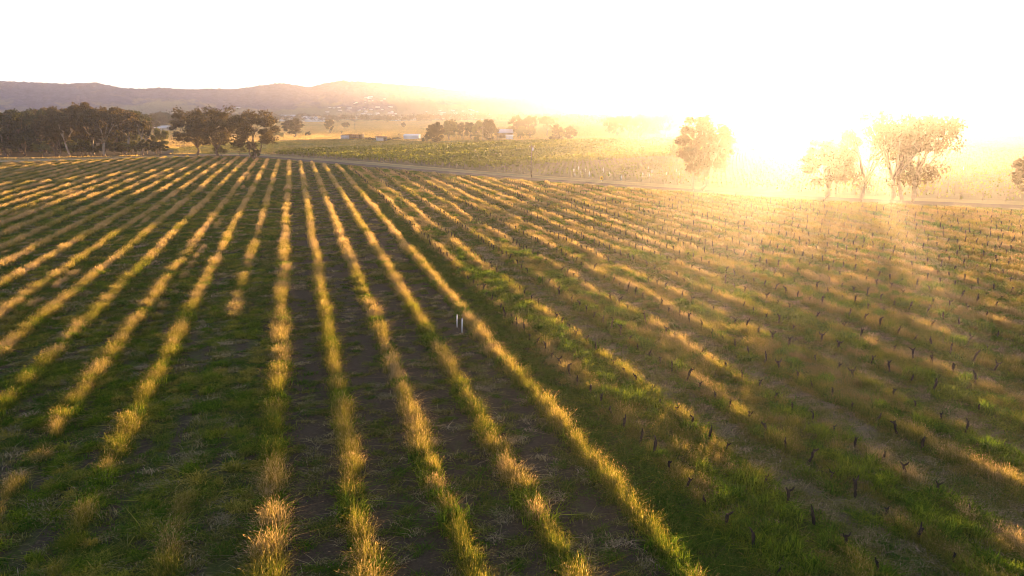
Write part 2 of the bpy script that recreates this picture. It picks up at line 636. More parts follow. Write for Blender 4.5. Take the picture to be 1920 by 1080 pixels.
# ------------------------------------------------------------------ hills
RIDGE = [(-420, 160), (-300, 156), (-100, 150), (0, 152), (60, 155), (120, 157.5), (180, 155), (200, 160), (225, 165), (265, 167), (300, 164.5), (350, 168), (400, 166.5),
         (440, 168), (480, 162.5), (525, 156), (560, 161), (580, 164), (610, 156.5), (640, 152), (680, 154), (720, 157), (760, 160),
         (800, 163), (840, 168), (880, 171), (920, 174), (980, 177), (1040, 180), (1100, 182), (1160, 179), (1200, 180.5), (1250, 187),
         (1300, 192), (1400, 196), (1500, 193), (1640, 188), (1720, 190), (1800, 193), (1920, 193), (2200, 186), (2400, 188)]


def build_hills():
    az, hh = [], []
    for x, y in RIDGE:
        d = ray(x, y)
        az.append(math.atan2(d.x, d.y))
        hh.append(d.z / math.hypot(d.x, d.y))
    A = np.linspace(az[0], az[-1], 900)
    tanv = np.interp(A, az, hh)
    r0, r1, r2 = 1450.0, 1800.0, 1960.0
    rr = np.concatenate([np.linspace(r0, r1, 70), np.linspace(r1, r2, 14)[1:]])
    AA, RR = np.meshgrid(A, rr)
    hr = np.broadcast_to(H + tanv * r1, AA.shape)
    s = np.clip((RR - r0) / (r1 - r0), 0, 1)
    back = np.clip((RR - r1) / (r2 - r1), 0, 1)
    x = RR * np.sin(AA); y = RR * np.cos(AA)
    gul = fbm(AA * 28 + 0.6 * noise2(AA * 30, s * 4, 2), s * 2.2, 31, 5) - 0.5
    prof = 0.18 * s + 0.82 * s ** 1.5
    z = hr * prof + hr * 0.55 * gul * (s * (1 - s) * 4) ** 0.8 + hr * 0.02 * (noise2(AA * 420, s * 30, 5) - 0.5) * s
    z = z * (1 - back * 0.9) - 0.3
    z = np.minimum(z, hr * (0.15 + 0.85 * s) + 1.0)
    # tree tops along the crest
    z = z + 2.4 * noise2(AA * 900, RR * 0.05, 77) * (s > 0.25)
    v = np.stack([x, y, z], -1).reshape(-1, 3)
    nx, ny = AA.shape[1], AA.shape[0]
    i = np.arange(nx - 1)[None, :] + nx * np.arange(ny - 1)[:, None]
    f = np.stack([i, i + nx, i + nx + 1, i + 1], -1).reshape(-1, 4)[:, ::-1]
    m, n, o = mat_new("forested_hills_hazed")
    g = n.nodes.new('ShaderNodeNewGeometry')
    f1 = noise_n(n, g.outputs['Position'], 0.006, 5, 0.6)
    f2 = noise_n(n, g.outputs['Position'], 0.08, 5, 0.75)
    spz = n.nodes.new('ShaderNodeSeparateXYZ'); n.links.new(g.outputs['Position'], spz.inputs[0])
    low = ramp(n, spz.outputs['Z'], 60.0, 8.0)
    forest_hazed = mixc(n, ramp(n, f2, 0.35, 0.65), (0.022, 0.03, 0.085), (0.075, 0.085, 0.19))  # blue of the distant air painted into the forest colour
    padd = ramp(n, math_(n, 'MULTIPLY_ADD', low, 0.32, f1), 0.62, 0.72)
    c = mixc(n, padd, forest_hazed, (0.20, 0.18, 0.12))
    b = n.nodes.new('ShaderNodeBsdfPrincipled')
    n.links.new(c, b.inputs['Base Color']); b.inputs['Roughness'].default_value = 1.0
    b.inputs['Specular IOR Level'].default_value = 0.0
    bp = n.nodes.new('ShaderNodeBump'); bp.inputs['Strength'].default_value = 1.0; bp.inputs['Distance'].default_value = 8.0
    n.links.new(f2, bp.inputs['Height']); n.links.new(bp.outputs[0], b.inputs['Normal'])
    n.links.new(b.outputs[0], o.inputs[0])
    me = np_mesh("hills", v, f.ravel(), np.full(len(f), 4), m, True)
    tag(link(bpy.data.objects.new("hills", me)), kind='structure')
    return A, tanv


HILL_A, HILL_T = build_hills()


# ------------------------------------------------------------------ grass (stuff)
def blades(rng, n, L, Wd, h0, h1, w, lean=0.35, head=0.0, clump=0.0, flat=False, bend=0.5):
    """n blades over an L x Wd patch; returns verts, faces, sizes, hgt, rnd."""
    bx = rng.uniform(-Wd / 2, Wd / 2, n); by = rng.uniform(-L / 2, L / 2, n)
    if clump:
        nc = max(2, int(clump))
        cx = rng.uniform(-Wd / 2, Wd / 2, nc); cy = rng.uniform(-L / 2, L / 2, nc)
        k = rng.integers(0, nc, n)
        sg = 0.10 if not flat else 0.16
        bx = 0.35 * bx + 0.65 * cx[k] + rng.normal(0, sg, n); by = 0.35 * by + 0.65 * cy[k] + rng.normal(0, sg, n)
    edge = np.clip(1 - (np.abs(bx) / (Wd / 2)) ** 3 * 0.45, 0.4, 1)
    h = rng.uniform(h0, h1, n) * edge
    a = rng.uniform(0, 2 * np.pi, n)
    ln = np.abs(rng.normal(0, lean, n))
    dx = np.cos(a) * ln; dy = np.sin(a) * ln
    wa = rng.uniform(0, np.pi, n)
    wx = np.cos(wa) * w / 2; wy = np.sin(wa) * w / 2
    z0 = np.full(n, -0.05)
    P0 = np.stack([bx, by, z0], -1)
    P1 = np.stack([bx + dx * h * 0.4, by + dy * h * 0.4, h * 0.6], -1)
    P2 = np.stack([bx + dx * h * (1 + bend), by + dy * h * (1 + bend), h * (1.0 - 0.3 * np.minimum(ln, 1))], -1)
    Wv = np.stack([wx, wy, np.zeros(n)], -1)
    V = np.stack([P0 - Wv, P0 + Wv, P1 + Wv * 0.8, P1 - Wv * 0.8, P2], 1)       # n,5,3
    hg = np.tile([0, 0, 0.55, 0.55, 0.9], (n, 1))
    base = 5 * np.arange(n)[:, None]
    F = np.concatenate([base + [0, 1, 2, 3], base + [3, 2, 4]], 1)
    sizes = np.tile([4, 3], n)
    rn = np.repeat(rng.uniform(0, 1, n)[:, None], 5, 1)
    V = V.reshape(-1, 3); F = F.ravel(); hg = hg.ravel(); rn = rn.ravel()
    if head > 0:
        m = int(n * 0.55)
        k = rng.permutation(n)[:m]
        tp = P2[k]; dirv = (P2[k] - P1[k]); dirv /= np.linalg.norm(dirv, axis=1)[:, None] + 1e-6
        sw = Wv[k] * (head * 1.2)
        l = rng.uniform(0.06, 0.15, m)[:, None] * (head * 0.6 + 0.4)
        HV = np.stack([tp - dirv * l * 0.4, tp + dirv * l * 0.3 + sw, tp + dirv * l, tp + dirv * l * 0.3 - sw], 1)
        b0 = len(V)
        V = np.concatenate([V, HV.reshape(-1, 3)])
        F = np.concatenate([F, (b0 + 4 * np.arange(m)[:, None] + [0, 1, 2, 3]).ravel()])
        sizes = np.concatenate([sizes, np.full(m, 4)])
        hg = np.concatenate([hg, np.full(4 * m, 1.15)])
        rn = np.concatenate([rn, np.repeat(rng.uniform(0.2, 1, m), 4)])
    return V, F, sizes, hg, rn


def proto(name, mat, seed, **kw):
    rng = np.random.default_rng(seed)
    V, F, S, h, r = blades(rng, **kw)
    me = np_mesh(name, V, F, S, mat)
    attr(me, 'hgt', h); attr(me, 'rnd', r)
    return bpy.data.objects.new(name, me)        # source shape only: never linked into the scene


def scatter(name, protos, pts, rot, scl, tint, idx):
    """ONE stuff object: a cloud of patch positions that carries grass patches."""
    me = bpy.data.meshes.new(name)
    n = len(pts)
    me.vertices.add(n)
    me.vertices.foreach_set('co', np.asarray(pts, np.float32).ravel())
    attr(me, 'rot', np.stack([np.zeros(n), np.zeros(n), rot], -1), 'FLOAT_VECTOR')
    attr(me, 'scl', scl, 'FLOAT_VECTOR')
    attr(me, 'tint', tint)
    attr(me, 'idx', idx, 'INT')
    for m in {p.data.materials[0] for p in protos}:
        me.materials.append(m)
    o = link(bpy.data.objects.new(name, me))
    ng = bpy.data.node_groups.new(name, 'GeometryNodeTree')
    ng.interface.new_socket('Geometry', in_out='INPUT', socket_type='NodeSocketGeometry')
    ng.interface.new_socket('Geometry', in_out='OUTPUT', socket_type='NodeSocketGeometry')
    gi = ng.nodes.new('NodeGroupInput'); go = ng.nodes.new('NodeGroupOutput')
    ip = ng.nodes.new('GeometryNodeInstanceOnPoints')
    jn = ng.nodes.new('GeometryNodeJoinGeometry')
    for p in reversed(protos):
        oi = ng.nodes.new('GeometryNodeObjectInfo')
        oi.inputs['Object'].default_value = p
        oi.inputs['As Instance'].default_value = True
        ng.links.new(oi.outputs['Geometry'], jn.inputs[0])

    def na(nm, typ):
        a = ng.nodes.new('GeometryNodeInputNamedAttribute')
        a.data_type = typ
        a.inputs[0].default_value = nm
        return a.outputs['Attribute']
    ng.links.new(gi.outputs[0], ip.inputs['Points'])
    ng.links.new(jn.outputs[0], ip.inputs['Instance'])
    ip.inputs['Pick Instance'].default_value = True
    ng.links.new(na('idx', 'INT'), ip.inputs['Instance Index'])
    e2r = ng.nodes.new('FunctionNodeEulerToRotation')
    ng.links.new(na('rot', 'FLOAT_VECTOR'), e2r.inputs[0])
    ng.links.new(e2r.outputs[0], ip.inputs['Rotation'])
    ng.links.new(na('scl', 'FLOAT_VECTOR'), ip.inputs['Scale'])
    ng.links.new(ip.outputs[0], go.inputs[0])
    md = o.modifiers.new('patches', 'NODES')
    md.node_group = ng
    return o


RNG = np.random.default_rng(5)
YAW = math.atan2(-RD.x, RD.y)                      # rotation that lays a patch's length along the rows

# long strip grass: 0-3 near patches, 4-6 far patches
P_LONG = [proto("long_grass_near", M_LONG, 100 + k, n=430, L=1.2, Wd=1.0, h0=0.2, h1=0.9, w=0.014, lean=0.42, head=0.85, clump=10, bend=0.8) for k in range(4)] + \
         [proto("long_grass_far", M_LONG, 120 + k, n=260, L=2.4, Wd=1.1, h0=0.25, h1=0.85, w=0.034, lean=0.34, head=0.8, clump=14) for k in range(3)]
P_WEED = [proto("weed_near", M_WEED, 140 + k, n=300, L=1.2, Wd=1.2, h0=0.12, h1=0.62, w=0.045, lean=0.75, clump=6, bend=0.8) for k in range(4)] + \
         [proto("weed_far", M_WEED, 150 + k, n=150, L=2.2, Wd=1.6, h0=0.2, h1=0.5, w=0.09, lean=0.7, clump=9, bend=0.8) for k in range(3)]
P_MOWN = [proto("mown_near", M_MOWN, 160 + k, n=95, L=0.62, Wd=0.62, h0=0.05, h1=0.26, w=0.026, lean=1.3, clump=3, bend=1.0, flat=True) for k in range(7)] + \
         [proto("mown_far", M_MOWN, 170 + k, n=120, L=1.5, Wd=1.3, h0=0.07, h1=0.27, w=0.06, lean=1.3, clump=14, bend=1.0, flat=True) for k in range(3)]

L_pts, L_rot, L_scl, L_tint, L_idx = [], [], [], [], []
W_pts, W_rot, W_scl, W_tint, W_idx = [], [], [], [], []


def add(dst, x, y, z, rot, scl, tint, idx):
    p, r, s, t, i = dst
    p.append((x, y, z)); r.append(rot); s.append(scl); t.append(tint); i.append(idx)


LD = (L_pts, L_rot, L_scl, L_tint, L_idx)
WD = (W_pts, W_rot, W_scl, W_tint, W_idx)


def strip_line(q0, seed, width, hgt, tint0, presence, t0=12.0, weed=0.28, wob=0.15):
    t = t0
    rng = random.Random(seed)
    while t < 262:
        q = q0 + wob * 2 * (float(noise2(t * 0.12, seed * 7.3, 4)) - 0.5) + rng.gauss(0, 0.05)
        x, y = xy(q, t)
        d = math.hypot(x, y)
        far = d > 75
        step = (1.5 if far else 0.62) * rng.uniform(0.8, 1.2)
        if y < float(edge_y(x)) - 7.5 - 2.5 * rng.random() and abs(x) < y * 0.80 + 8:
            pr = presence(t, d)
            nz = float(fbm(t * 0.10, seed * 3.1, 9, 3)) + 0.25 * (rng.random() - 0.5)
            if nz < pr:
                k = min(1.0, (pr - nz) / 0.12)
                hs = hgt * (0.55 + 0.45 * k) * rng.uniform(0.75, 1.2)
                gold = tint0 + 1.3 * (float(fbm(t * 0.16 + 40, seed * 1.7, 21, 3)) - 0.5) + 0.1 * rng.gauss(0, 1)
                rot = YAW + (math.pi if rng.random() < .5 else 0) + rng.gauss(0, 0.12)
                ws = width * rng.uniform(0.6, 1.25) * (0.7 + 0.3 * k)
                z = float(field_z(q, t))
                gold -= 0.22 * max(0.0, min(1.0, (75 - d) / 40))
                if rng.random() < weed * (1.4 - tint0) and not far:
                    add(WD, x, y, z, rng.uniform(0, 6.28), (ws, 1, 1.1 * hs), rng.uniform(0.1, 0.5), rng.randrange(4))
                else:
                    add(LD, x, y, z, rot, (ws, 1.0, hs), gold, rng.randrange(4) if not far else 4 + rng.randrange(3))
        t += step


for i, q in enumerate(MID_Q):
    strip_line(q, 10 + i, 1.0 + 0.1 * (i == 0), 0.95, 0.52,
               lambda t, d, i=i: 1.2 if d > 34 else (0.66 if i == 0 else 0.74 if i == 1 else 0.9))
for i, q in enumerate(LEFT_Q):
    def pres(t, d, i=i):
        lo = 0.55 if i < 3 else 0.61
        a = np.clip((d - 34 - 6 * (i < 2)) / 30, 0, 1)
        return float(lo + (0.85 - lo) * a) - (0.10 if i == 0 and d < 70 else 0) - (0.08 if i == 2 else 0)
    strip_line(q, 40 + i, 1.0, 0.82, 0.52 + 0.05 * (i > 5), pres, weed=0.3)
    if i % 3 == 2:
        strip_line(q + 1.2, 140 + i, 0.8, 0.7, 0.5, lambda t, d: 0.42 if d > 50 else 0.25)
for i, (a, b) in enumerate(STRIP_Q):
    # taller ripe grass along the two stump lines of an unmown strip
    for j, q in enumerate((a + 0.15, b - 0.15)):
        strip_line(q, 80 + 2 * i + j, 1.0, 0.86, 0.5 + (0.0 if j == 0 else 0.06),
                   lambda t, d: 0.52 + 0.32 * min(1, max(0, (d - 35) / 70)), weed=0.35, wob=0.5)
    # rank low growth right across the strip
    rng = random.Random(500 + i)
    q = a - 0.25
    while q < b + 0.3:
        t = 12 + rng.random()
        while t < 215:
            qq_ = q + rng.gauss(0, 0.22)
            x, y = xy(qq_, t)
            d = math.hypot(x, y); far = d > 75
            if y < float(edge_y(x)) - 8 and abs(x) < y * 0.80 + 8:
                nz = float(fbm(t * 0.16, qq_ * 0.55, 33, 3)) + 0.22 * (rng.random() - .5)
                edge = min(1, max(0, (min(qq_ - a, b - qq_) + 0.5) / 0.9))
                hh = (0.35 + 0.55 * edge) * rng.uniform(0.5, 1.15)
                dry = float(fbm(t * 0.07 + 9, qq_ * 0.3, 37, 3)) - 0.5
                z = float(field_z(qq_, t))
                sel = rng.randrange(4) if not far else 4 + rng.randrange(3)
                if nz < 0.47:
                    add(WD, x, y, z, rng.uniform(0, 6.28), (rng.uniform(.7, 1.1), rng.uniform(.7, 1.1), hh * 1.3), rng.uniform(0.05, 0.55), sel)
                elif nz < 0.84:
                    add(LD, x, y, z, rng.uniform(0, 6.28), (rng.uniform(.8, 1.2), rng.uniform(.7, 1.0), hh * 0.75), 0.30 + 0.9 * dry + rng.gauss(0, 0.12) + (0.12 if far else 0), sel)
            t += (1.9 if far else 0.85) * rng.uniform(0.75, 1.25)
        q += 0.85 if q < 40 else 1.1

# scattered low weeds on the mown left side
rngp = np.random.default_rng(77)
for k in range(17000):
    t = rngp.uniform(14, 130); q = rngp.uniform(-70, MID_Q[0] - 0.6)
    x, y = xy(q, t)
    if not (abs(x) < y * 0.8 + 4): continue
    if float(fbm(q * 0.5, t * 0.25, 55, 3)) + rngp.normal(0, .05) > 0.53:
        far = math.hypot(x, y) > 75
        add(WD, x, y, float(field_z(q, t)), rngp.uniform(0, 6.28), (rngp.uniform(.5, 1),) * 2 + (rngp.uniform(0.25, 0.7),), rngp.uniform(0.1, 1.0),
            int(rngp.integers(0, 4)) if not far else 4 + int(rngp.integers(0, 3)))

tag(scatter("long_grass", P_LONG, L_pts, L_rot, L_scl, L_tint, L_idx), "ripe golden long grass standing in rows across the field", "grass", kind='stuff')
tag(scatter("green_weeds", P_WEED, W_pts, W_rot, W_scl, W_tint, W_idx), "leafy green weeds in clumps between the grass rows", "weeds", kind='stuff')

# short mown grass and cut straw over the lanes
pts, rot, scl, tnt, idx = [], [], [], [], []
N = 260000
qq = RNG.uniform(-110, 135, N); tt = 13 + (262 - 13) * RNG.uniform(0, 1, N) ** 1.5
xx, yy = xy(qq, tt)
dd = np.hypot(xx, yy)
lk = lane_kind(qq)
gr, st = field_attrs(qq, tt)
keepp = np.where(dd < 60, 1.0, np.where(dd < 110, 0.55, 0.4))
dens = np.select([lk == 0, lk == 1, lk == 2, lk == 3, lk == 4], [0.12 + 0.85 * gr, 0.16 + 0.85 * gr, 0.95, 0.5, 0.75])
ok = (np.abs(xx) < yy * 0.8 + 5) & (yy < edge_y(xx) - 5) & (RNG.uniform(0, 1, N) < keepp * dens)
far = dd > 60
tintm = np.select([lk == 0, lk == 1, lk == 2, lk == 3, lk == 4],
                  [0.28 + 0.35 * (1 - gr), 0.26 + 0.3 * (1 - gr), np.full(N, 0.12), np.full(N, 0.42), 0.42 + 0.3 * st]) + np.where(lk == 2, 0.3, 1.0) * (RNG.normal(0, 0.3, N) + 0.7 * (fbm(qq * 0.9, tt * 2.2, 71, 3) - 0.5))
k = np.where(ok)[0]
zz = field_z(qq[k], tt[k])
idxm = np.where(far, 7 + RNG.integers(0, 3, N), RNG.integers(0, 7, N))
hs = np.where(lk == 1, 0.8, 1.0) * RNG.uniform(0.5, 1.4, N)
tag(scatter("mown_grass", P_MOWN, np.stack([xx[k], yy[k], zz], -1), YAW + RNG.normal(0, 0.35, len(k)) + np.pi * RNG.integers(0, 2, len(k)),
            np.stack([RNG.uniform(0.9, 1.7, len(k)), RNG.uniform(0.5, 1.0, len(k)), hs[k]], -1), tintm[k], idxm[k]),
    "short mown grass and cut straw over the lanes", "grass", kind='stuff')

# dry pasture grass beyond the road
P_DRY = [proto("dry_pasture", M_DRY, 180 + k, n=60, L=5.0, Wd=5.0, h0=0.25, h1=0.6, w=0.30, lean=0.5, head=0) for k in range(4)]
N = 60000
yy = 200 + 1260 * RNG.uniform(0, 1, N) ** 1.6
xx = yy * RNG.uniform(-0.82, 0.82, N)


def in_poly(x, y, P):
    c = np.zeros(len(x), bool)
    n = len(P)
    for i in range(n):
        a, b = P[i], P[(i + 1) % n]
        cond = ((a.y > y) != (b.y > y)) & (x < (b.x - a.x) * (y - a.y) / (b.y - a.y + 1e-9) + a.x)
        c ^= cond
    return c


GP = [at(*p) for p in [(470, 289), (700, 281), (900, 272.5), (1010, 264), (960, 262.5), (800, 265), (690, 261), (560, 262), (420, 268), (300, 280), (330, 288)]]
ok = (yy > edge_y(xx) + 14) & ~in_poly(xx, yy, VINE_P)
WF = [at(*p) for p in [(-320, 300), (60, 296.5), (325, 290.5), (330, 284), (262, 262), (-320, 258)]]
ok &= ~in_poly(xx, yy, WF)
ingp = in_poly(xx, yy, GP)
tn = np.where(ingp, 0.1, 0.62) + 0.5 * (fbm(xx * 0.006, yy * 0.012, 91, 3) - 0.5) + RNG.normal(0, .06, N)
k = np.where(ok)[0]
sc = np.clip(yy / 380, 0.8, 3.0)
tag(scatter("pasture_grass", P_DRY, np.stack([xx[k], yy[k], np.full(len(k), -0.05)], -1), RNG.uniform(0, 6.28, len(k)),
            np.stack([sc[k], sc[k], RNG.uniform(0.7, 1.2, len(k)) * np.where(ingp[k], 0.6, 1)], -1), tn[k], RNG.integers(0, 4, len(k))),
    "dry golden pasture grass beyond the road", "grass", kind='stuff')


# ------------------------------------------------------------------ trees
def tree_mesh(seed, h, rx, ry=None, base=0.28, n_limb=5, clumps=26, per=130, leaf=0.42, shape='euc', trunk_r=0.028, stems=1, zc=0.66, zr=0.28):
    """A trunk mesh with limbs and a crown mesh of leaf-sized faces gathered in clumps at the limb ends."""
    rng = np.random.default_rng(seed)
    ry = ry or rx
    mb = MB()
    tips = []
    for s in range(stems):
        ox, oy = (rng.normal(0, 0.5, 2) if stems > 1 else (0, 0))
        top = np.array([ox * 2.2 + rng.normal(0, 0.03 * h), oy * 2.2 + rng.normal(0, 0.03 * h), h * base])
        r0 = trunk_r * h / (stems ** 0.5)
        mid = np.array([ox * 1.2, oy * 1.2, 0]) * 0.5 + top * 0.5 + rng.normal(0, 0.01 * h, 3)
        mb.tube([(ox, oy, -0.3), (ox * 1.02, oy * 1.02, 0.05 * h), mid, top], [r0 * 1.5, r0 * 1.05, r0 * 0.9, r0 * 0.75], 8)
        for l in range(max(2, n_limb // stems)):
            a = 2 * math.pi * (l + rng.uniform(-.3, .3)) / max(2, n_limb // stems) + s
            rr = rng.uniform(0.35, 0.75)
            zt = rng.uniform(0.55, 0.82) * h
            e = np.array([math.cos(a) * rx * rr, math.sin(a) * ry * rr, zt])
            m1 = top * 0.55 + e * 0.45 + np.array([0, 0, -0.02 * h]) + rng.normal(0, 0.02 * h, 3)
            mb.tube([tuple(top * 0.97), tuple(m1), tuple(e)], [r0 * 0.62, r0 * 0.42, r0 * 0.16], 6)
            tips.append(e)
            for b in range(2):
                e2 = e + np.array([rng.normal(0, .28) * rx, rng.normal(0, .28) * ry, rng.uniform(-0.04, 0.16) * h])
                mb.tube([tuple(m1 * 0.5 + e * 0.5), tuple((m1 + e2) / 2 + rng.normal(0, 0.02 * h, 3)), tuple(e2)], [r0 * 0.3, r0 * 0.2, r0 * 0.07], 5)
                tips.append(e2)
    C = list(tips)
    while len(C) < clumps:
        u = rng.normal(0, 1, 3); u /= np.linalg.norm(u)
        k = rng.uniform(0.35, 1.0) ** 0.5
        if shape == 'euc':
            c = np.array([u[0] * rx * k, u[1] * ry * k, h * (zc + zr * u[2] * k)])
        elif shape == 'cone':
            z = rng.uniform(0.12, 0.97)
            w = (1 - z) ** 0.75 * 1.15
            aa = rng.uniform(0, 6.28); c = np.array([math.cos(aa) * rx * w * k, math.sin(aa) * ry * w * k, h * z])
        elif shape == 'round':
            c = np.array([u[0] * rx * k, u[1] * ry * k, h * (0.58 + 0.38 * u[2] * k)])
        else:
            c = np.array([u[0] * rx * k, u[1] * ry * k, h * (0.46 + 0.46 * abs(u[2]) * k - 0.25 * rng.random())])
        C.append(c)
    C = np.array(C[:max(clumps, len(tips))])
    V, cl = [], []
    for c in C:
        cr = rng.uniform(0.14, 0.26) * min(rx, h * 0.45) * (1.15 if shape != 'euc' else 1.0)
        n = int(per * rng.uniform(0.6, 1.3))
        d = rng.normal(0, 1, (n, 3)); d /= np.linalg.norm(d, axis=1)[:, None]
        rad = cr * rng.uniform(0.2, 1.0, n) ** 0.45 * (1 + 0.25 * rng.normal(0, 1, n))
        p = c + d * rad[:, None] * np.array([1.15, 1.15, 0.72])
        p[:, 2] = np.maximum(p[:, 2], 0.25)
        a = rng.normal(0, 1, (n, 3)); a /= np.linalg.norm(a, axis=1)[:, None]
        b = np.cross(a, rng.normal(0, 1, (n, 3))); b /= np.linalg.norm(b, axis=1)[:, None]
        s = leaf * rng.uniform(0.6, 1.3, n)[:, None]
        q = np.stack([p - a * s, p + b * s * 0.5, p + a * s, p - b * s * 0.5], 1)
        V.append(q.reshape(-1, 3)); cl.append(np.full(4 * n, rng.random()))
    V = np.concatenate(V); cl = np.concatenate(cl)
    nq = len(V) // 4
    return mb, V, nq, cl, np.repeat(rng.random(nq), 4)


TREES = {}


def tree_kind(key, bark, leafm, *a, **k):
    mb, V, nq, cl, rn = tree_mesh(*a, **k)
    tr = mb.mesh("trunk", bark, True)
    cr = np_mesh("crown", V, np.arange(4 * nq), np.full(nq, 4), leafm)
    attr(cr, 'clump', cl); attr(cr, 'rnd', rn)
    TREES[key] = (tr, cr, k.get('h', a[1]), a[2])


tree_kind('euc1', M_PBARK, M_EUC, 1, 17.0, 7.5, clumps=54, per=150, leaf=0.40, n_limb=6)
tree_kind('euc2', M_BARK, M_EUC, 2, 17.0, 8.5, clumps=64, per=150, leaf=0.40, base=0.18, n_limb=7, zc=0.6, zr=0.36)
tree_kind('euc3', M_PBARK, M_EUC, 3, 17.0, 5.5, clumps=30, per=130, leaf=0.38, base=0.34, n_limb=5)
tree_kind('euc4', M_BARK, M_EUC, 4, 16.0, 6.5, clumps=56, per=140, leaf=0.38, base=0.16, n_limb=6, stems=3, zc=0.58, zr=0.38)
tree_kind('tall', M_PBARK, M_EUC, 5, 16.0, 3.4, clumps=18, per=110, leaf=0.36, base=0.45, n_limb=4)
tree_kind('dark1', M_BARK, M_DARK, 6, 14.0, 5.5, clumps=44, per=150, leaf=0.42, base=0.14, shape='round')
tree_kind('dark2', M_BARK, M_DARK, 7, 14.0, 4.2, clumps=40, per=140, leaf=0.40, base=0.12, shape='round')
tree_kind('dense', M_BARK, M_EUC, 8, 12.0, 4.3, clumps=48, per=150, leaf=0.36, base=0.2, shape='round', n_limb=6)
tree_kind('cone', M_BARK, M_EUC, 9, 10.0, 4.2, clumps=52, per=140, leaf=0.34, base=0.2, shape='cone')
tree_kind('pale', M_BARK, M_PALE, 10, 10.0, 5.0, clumps=42, per=130, leaf=0.36, base=0.15, shape='round')
tree_kind('bush', M_BARK, M_DARK, 11, 5.0, 3.2, clumps=26, per=120, leaf=0.30, base=0.12, shape='bush', trunk_r=0.02)
tree_kind('pbush', M_BARK, M_PALE, 12, 5.0, 3.0, clumps=24, per=110, leaf=0.28, base=0.12, shape='bush', trunk_r=0.02)
tree_kind('glare', M_PBARK, M_EUC, 13, 16.0, 7.0, clumps=40, per=110, leaf=0.30, base=0.25, n_limb=7, zc=0.58, zr=0.38)
tree_kind('lone', M_PBARK, M_EUC, 14, 14.0, 6.0, clumps=50, per=170, leaf=0.30, base=0.2, n_limb=6, zc=0.6, zr=0.36)
tree_kind('wood', M_BARK, M_DARK, 15, 14.0, 5.0, clumps=56, per=140, leaf=0.44, base=0.12, shape='round', zc=0.5)
tree_kind('woodb', M_BARK, M_EUC, 16, 14.0, 5.2, clumps=54, per=140, leaf=0.44, base=0.12, zc=0.54, zr=0.44)

_rt = random.Random(3)


def tree(name, key, px, py, top, half, label, cat='tree', group=None, rot=None, dy=0.0):
    """A tree standing at photo pixel (px, py), as tall and wide as it shows."""
    tr, cr, h, r = TREES[key]
    p = at(px, py)
    p = p + Vector((p.x, p.y, 0)).normalized() * dy
    s = p.y * math.cos(PITCH) + H * math.sin(PITCH)
    m = s / F
    hz = (py - top) * m * (1 + dy / p.length)
    kz = hz / (h * 0.96)
    kx = half * m / (r * 1.02)
    e = empty(name, (p.x, p.y, -0.05), _rt.uniform(0, 6.28) if rot is None else rot, (kx, kx, kz))
    for src, nm in ((tr, 'trunk'), (cr, 'crown')):
        link(bpy.data.objects.new(nm, src), e)
    tag(e, label, cat, group)
    return e


# the wood at the left edge: front rank, one by one
FRONT = [
    ('dark1', 12, 293, 214, 34, "dark green tree at the very left end of the wood's front rank"),
    ('dark2', 48, 292, 217, 24, "dense yellow-tinged dark tree just right of the wood's leftmost tree"),
    ('dark2', 78, 293, 226, 22, "shorter rounded dark tree low in the front of the wood"),
    ('euc4', 108, 293, 213, 30, "brown-leaved spreading tree in front of the dark wood"),
    ('euc3', 132, 294, 218, 22, "sunlit brownish tree with slanting stems at the front of the wood"),
    ('bush', 160, 294, 262, 18, "low dark bush at the foot of the wood, left of the pale forked trunk"),
    ('euc1', 176, 290, 196, 34, "tallest tree of the wood, its crown standing above the others"),
    ('euc1', 196, 293, 205, 40, "big spreading gum tree with a pale forked trunk at the end of the wood"),
    ('euc3', 236, 291, 203, 30, "tall rust-coloured tree right of the pale forked trunk"),
    ('tall', 268, 290, 216, 17, "slender open tree with two thin stems right of the wood"),
    ('euc3', 277, 289, 222, 14, "thin dark-trunked tree standing close by the slender two-stemmed one"),
    ('pbush', 302, 288, 244, 17, "light brown bushy tree at the right end of the wood beside the white roof"),
    ('bush', 232, 291, 268, 14, "low bush in the shade under the rust-coloured tree"),
]
for a in FRONT:
    tree('bush' if 'bush' in a[0] and a[3] > 250 else 'gum_tree', *a[:5], a[5], 'bush' if 'bush' in a[0] and a[3] > 250 else 'tree')
rr_ = random.Random(11)
for k in range(60):
    px = rr_.uniform(-130, 262)
    py = rr_.uniform(268, 291)
    top = rr_.uniform(207, 222) + (4 if px < 60 else 0)
    if px > 190: py = rr_.uniform(266, 282); top = rr_.uniform(208, 220)
    tree('wood_tree', rr_.choice(['wood', 'woodb', 'wood', 'dark1', 'woodb']), px, py, top, rr_.uniform(20, 32),
         "dark tree crowded into the wood behind its front rank", 'tree', "trees of the dark wood at left")
for k in range(34):
    px = rr_.uniform(-60, 318)
    tree('understory_bush', rr_.choice(['bush', 'bush', 'pbush']), px, rr_.uniform(284, 294.5), rr_.uniform(262, 272), rr_.uniform(12, 22),
         "low shadowy bush filling the foot of the dark wood", 'bush', "understory bushes of the dark wood")
for k in range(16):
    px = 250 + 13 * k + rr_.uniform(-5, 5)
    tree('wood_tree', rr_.choice(['dark1', 'euc2', 'dense']), px, rr_.uniform(243, 250) - 0.05 * max(0, px - 330), rr_.uniform(210, 217), rr_.uniform(10, 15),
         "distant dark tree in the belt seen behind the three big gum trees", 'tree', "tree belt behind the big gum trees")
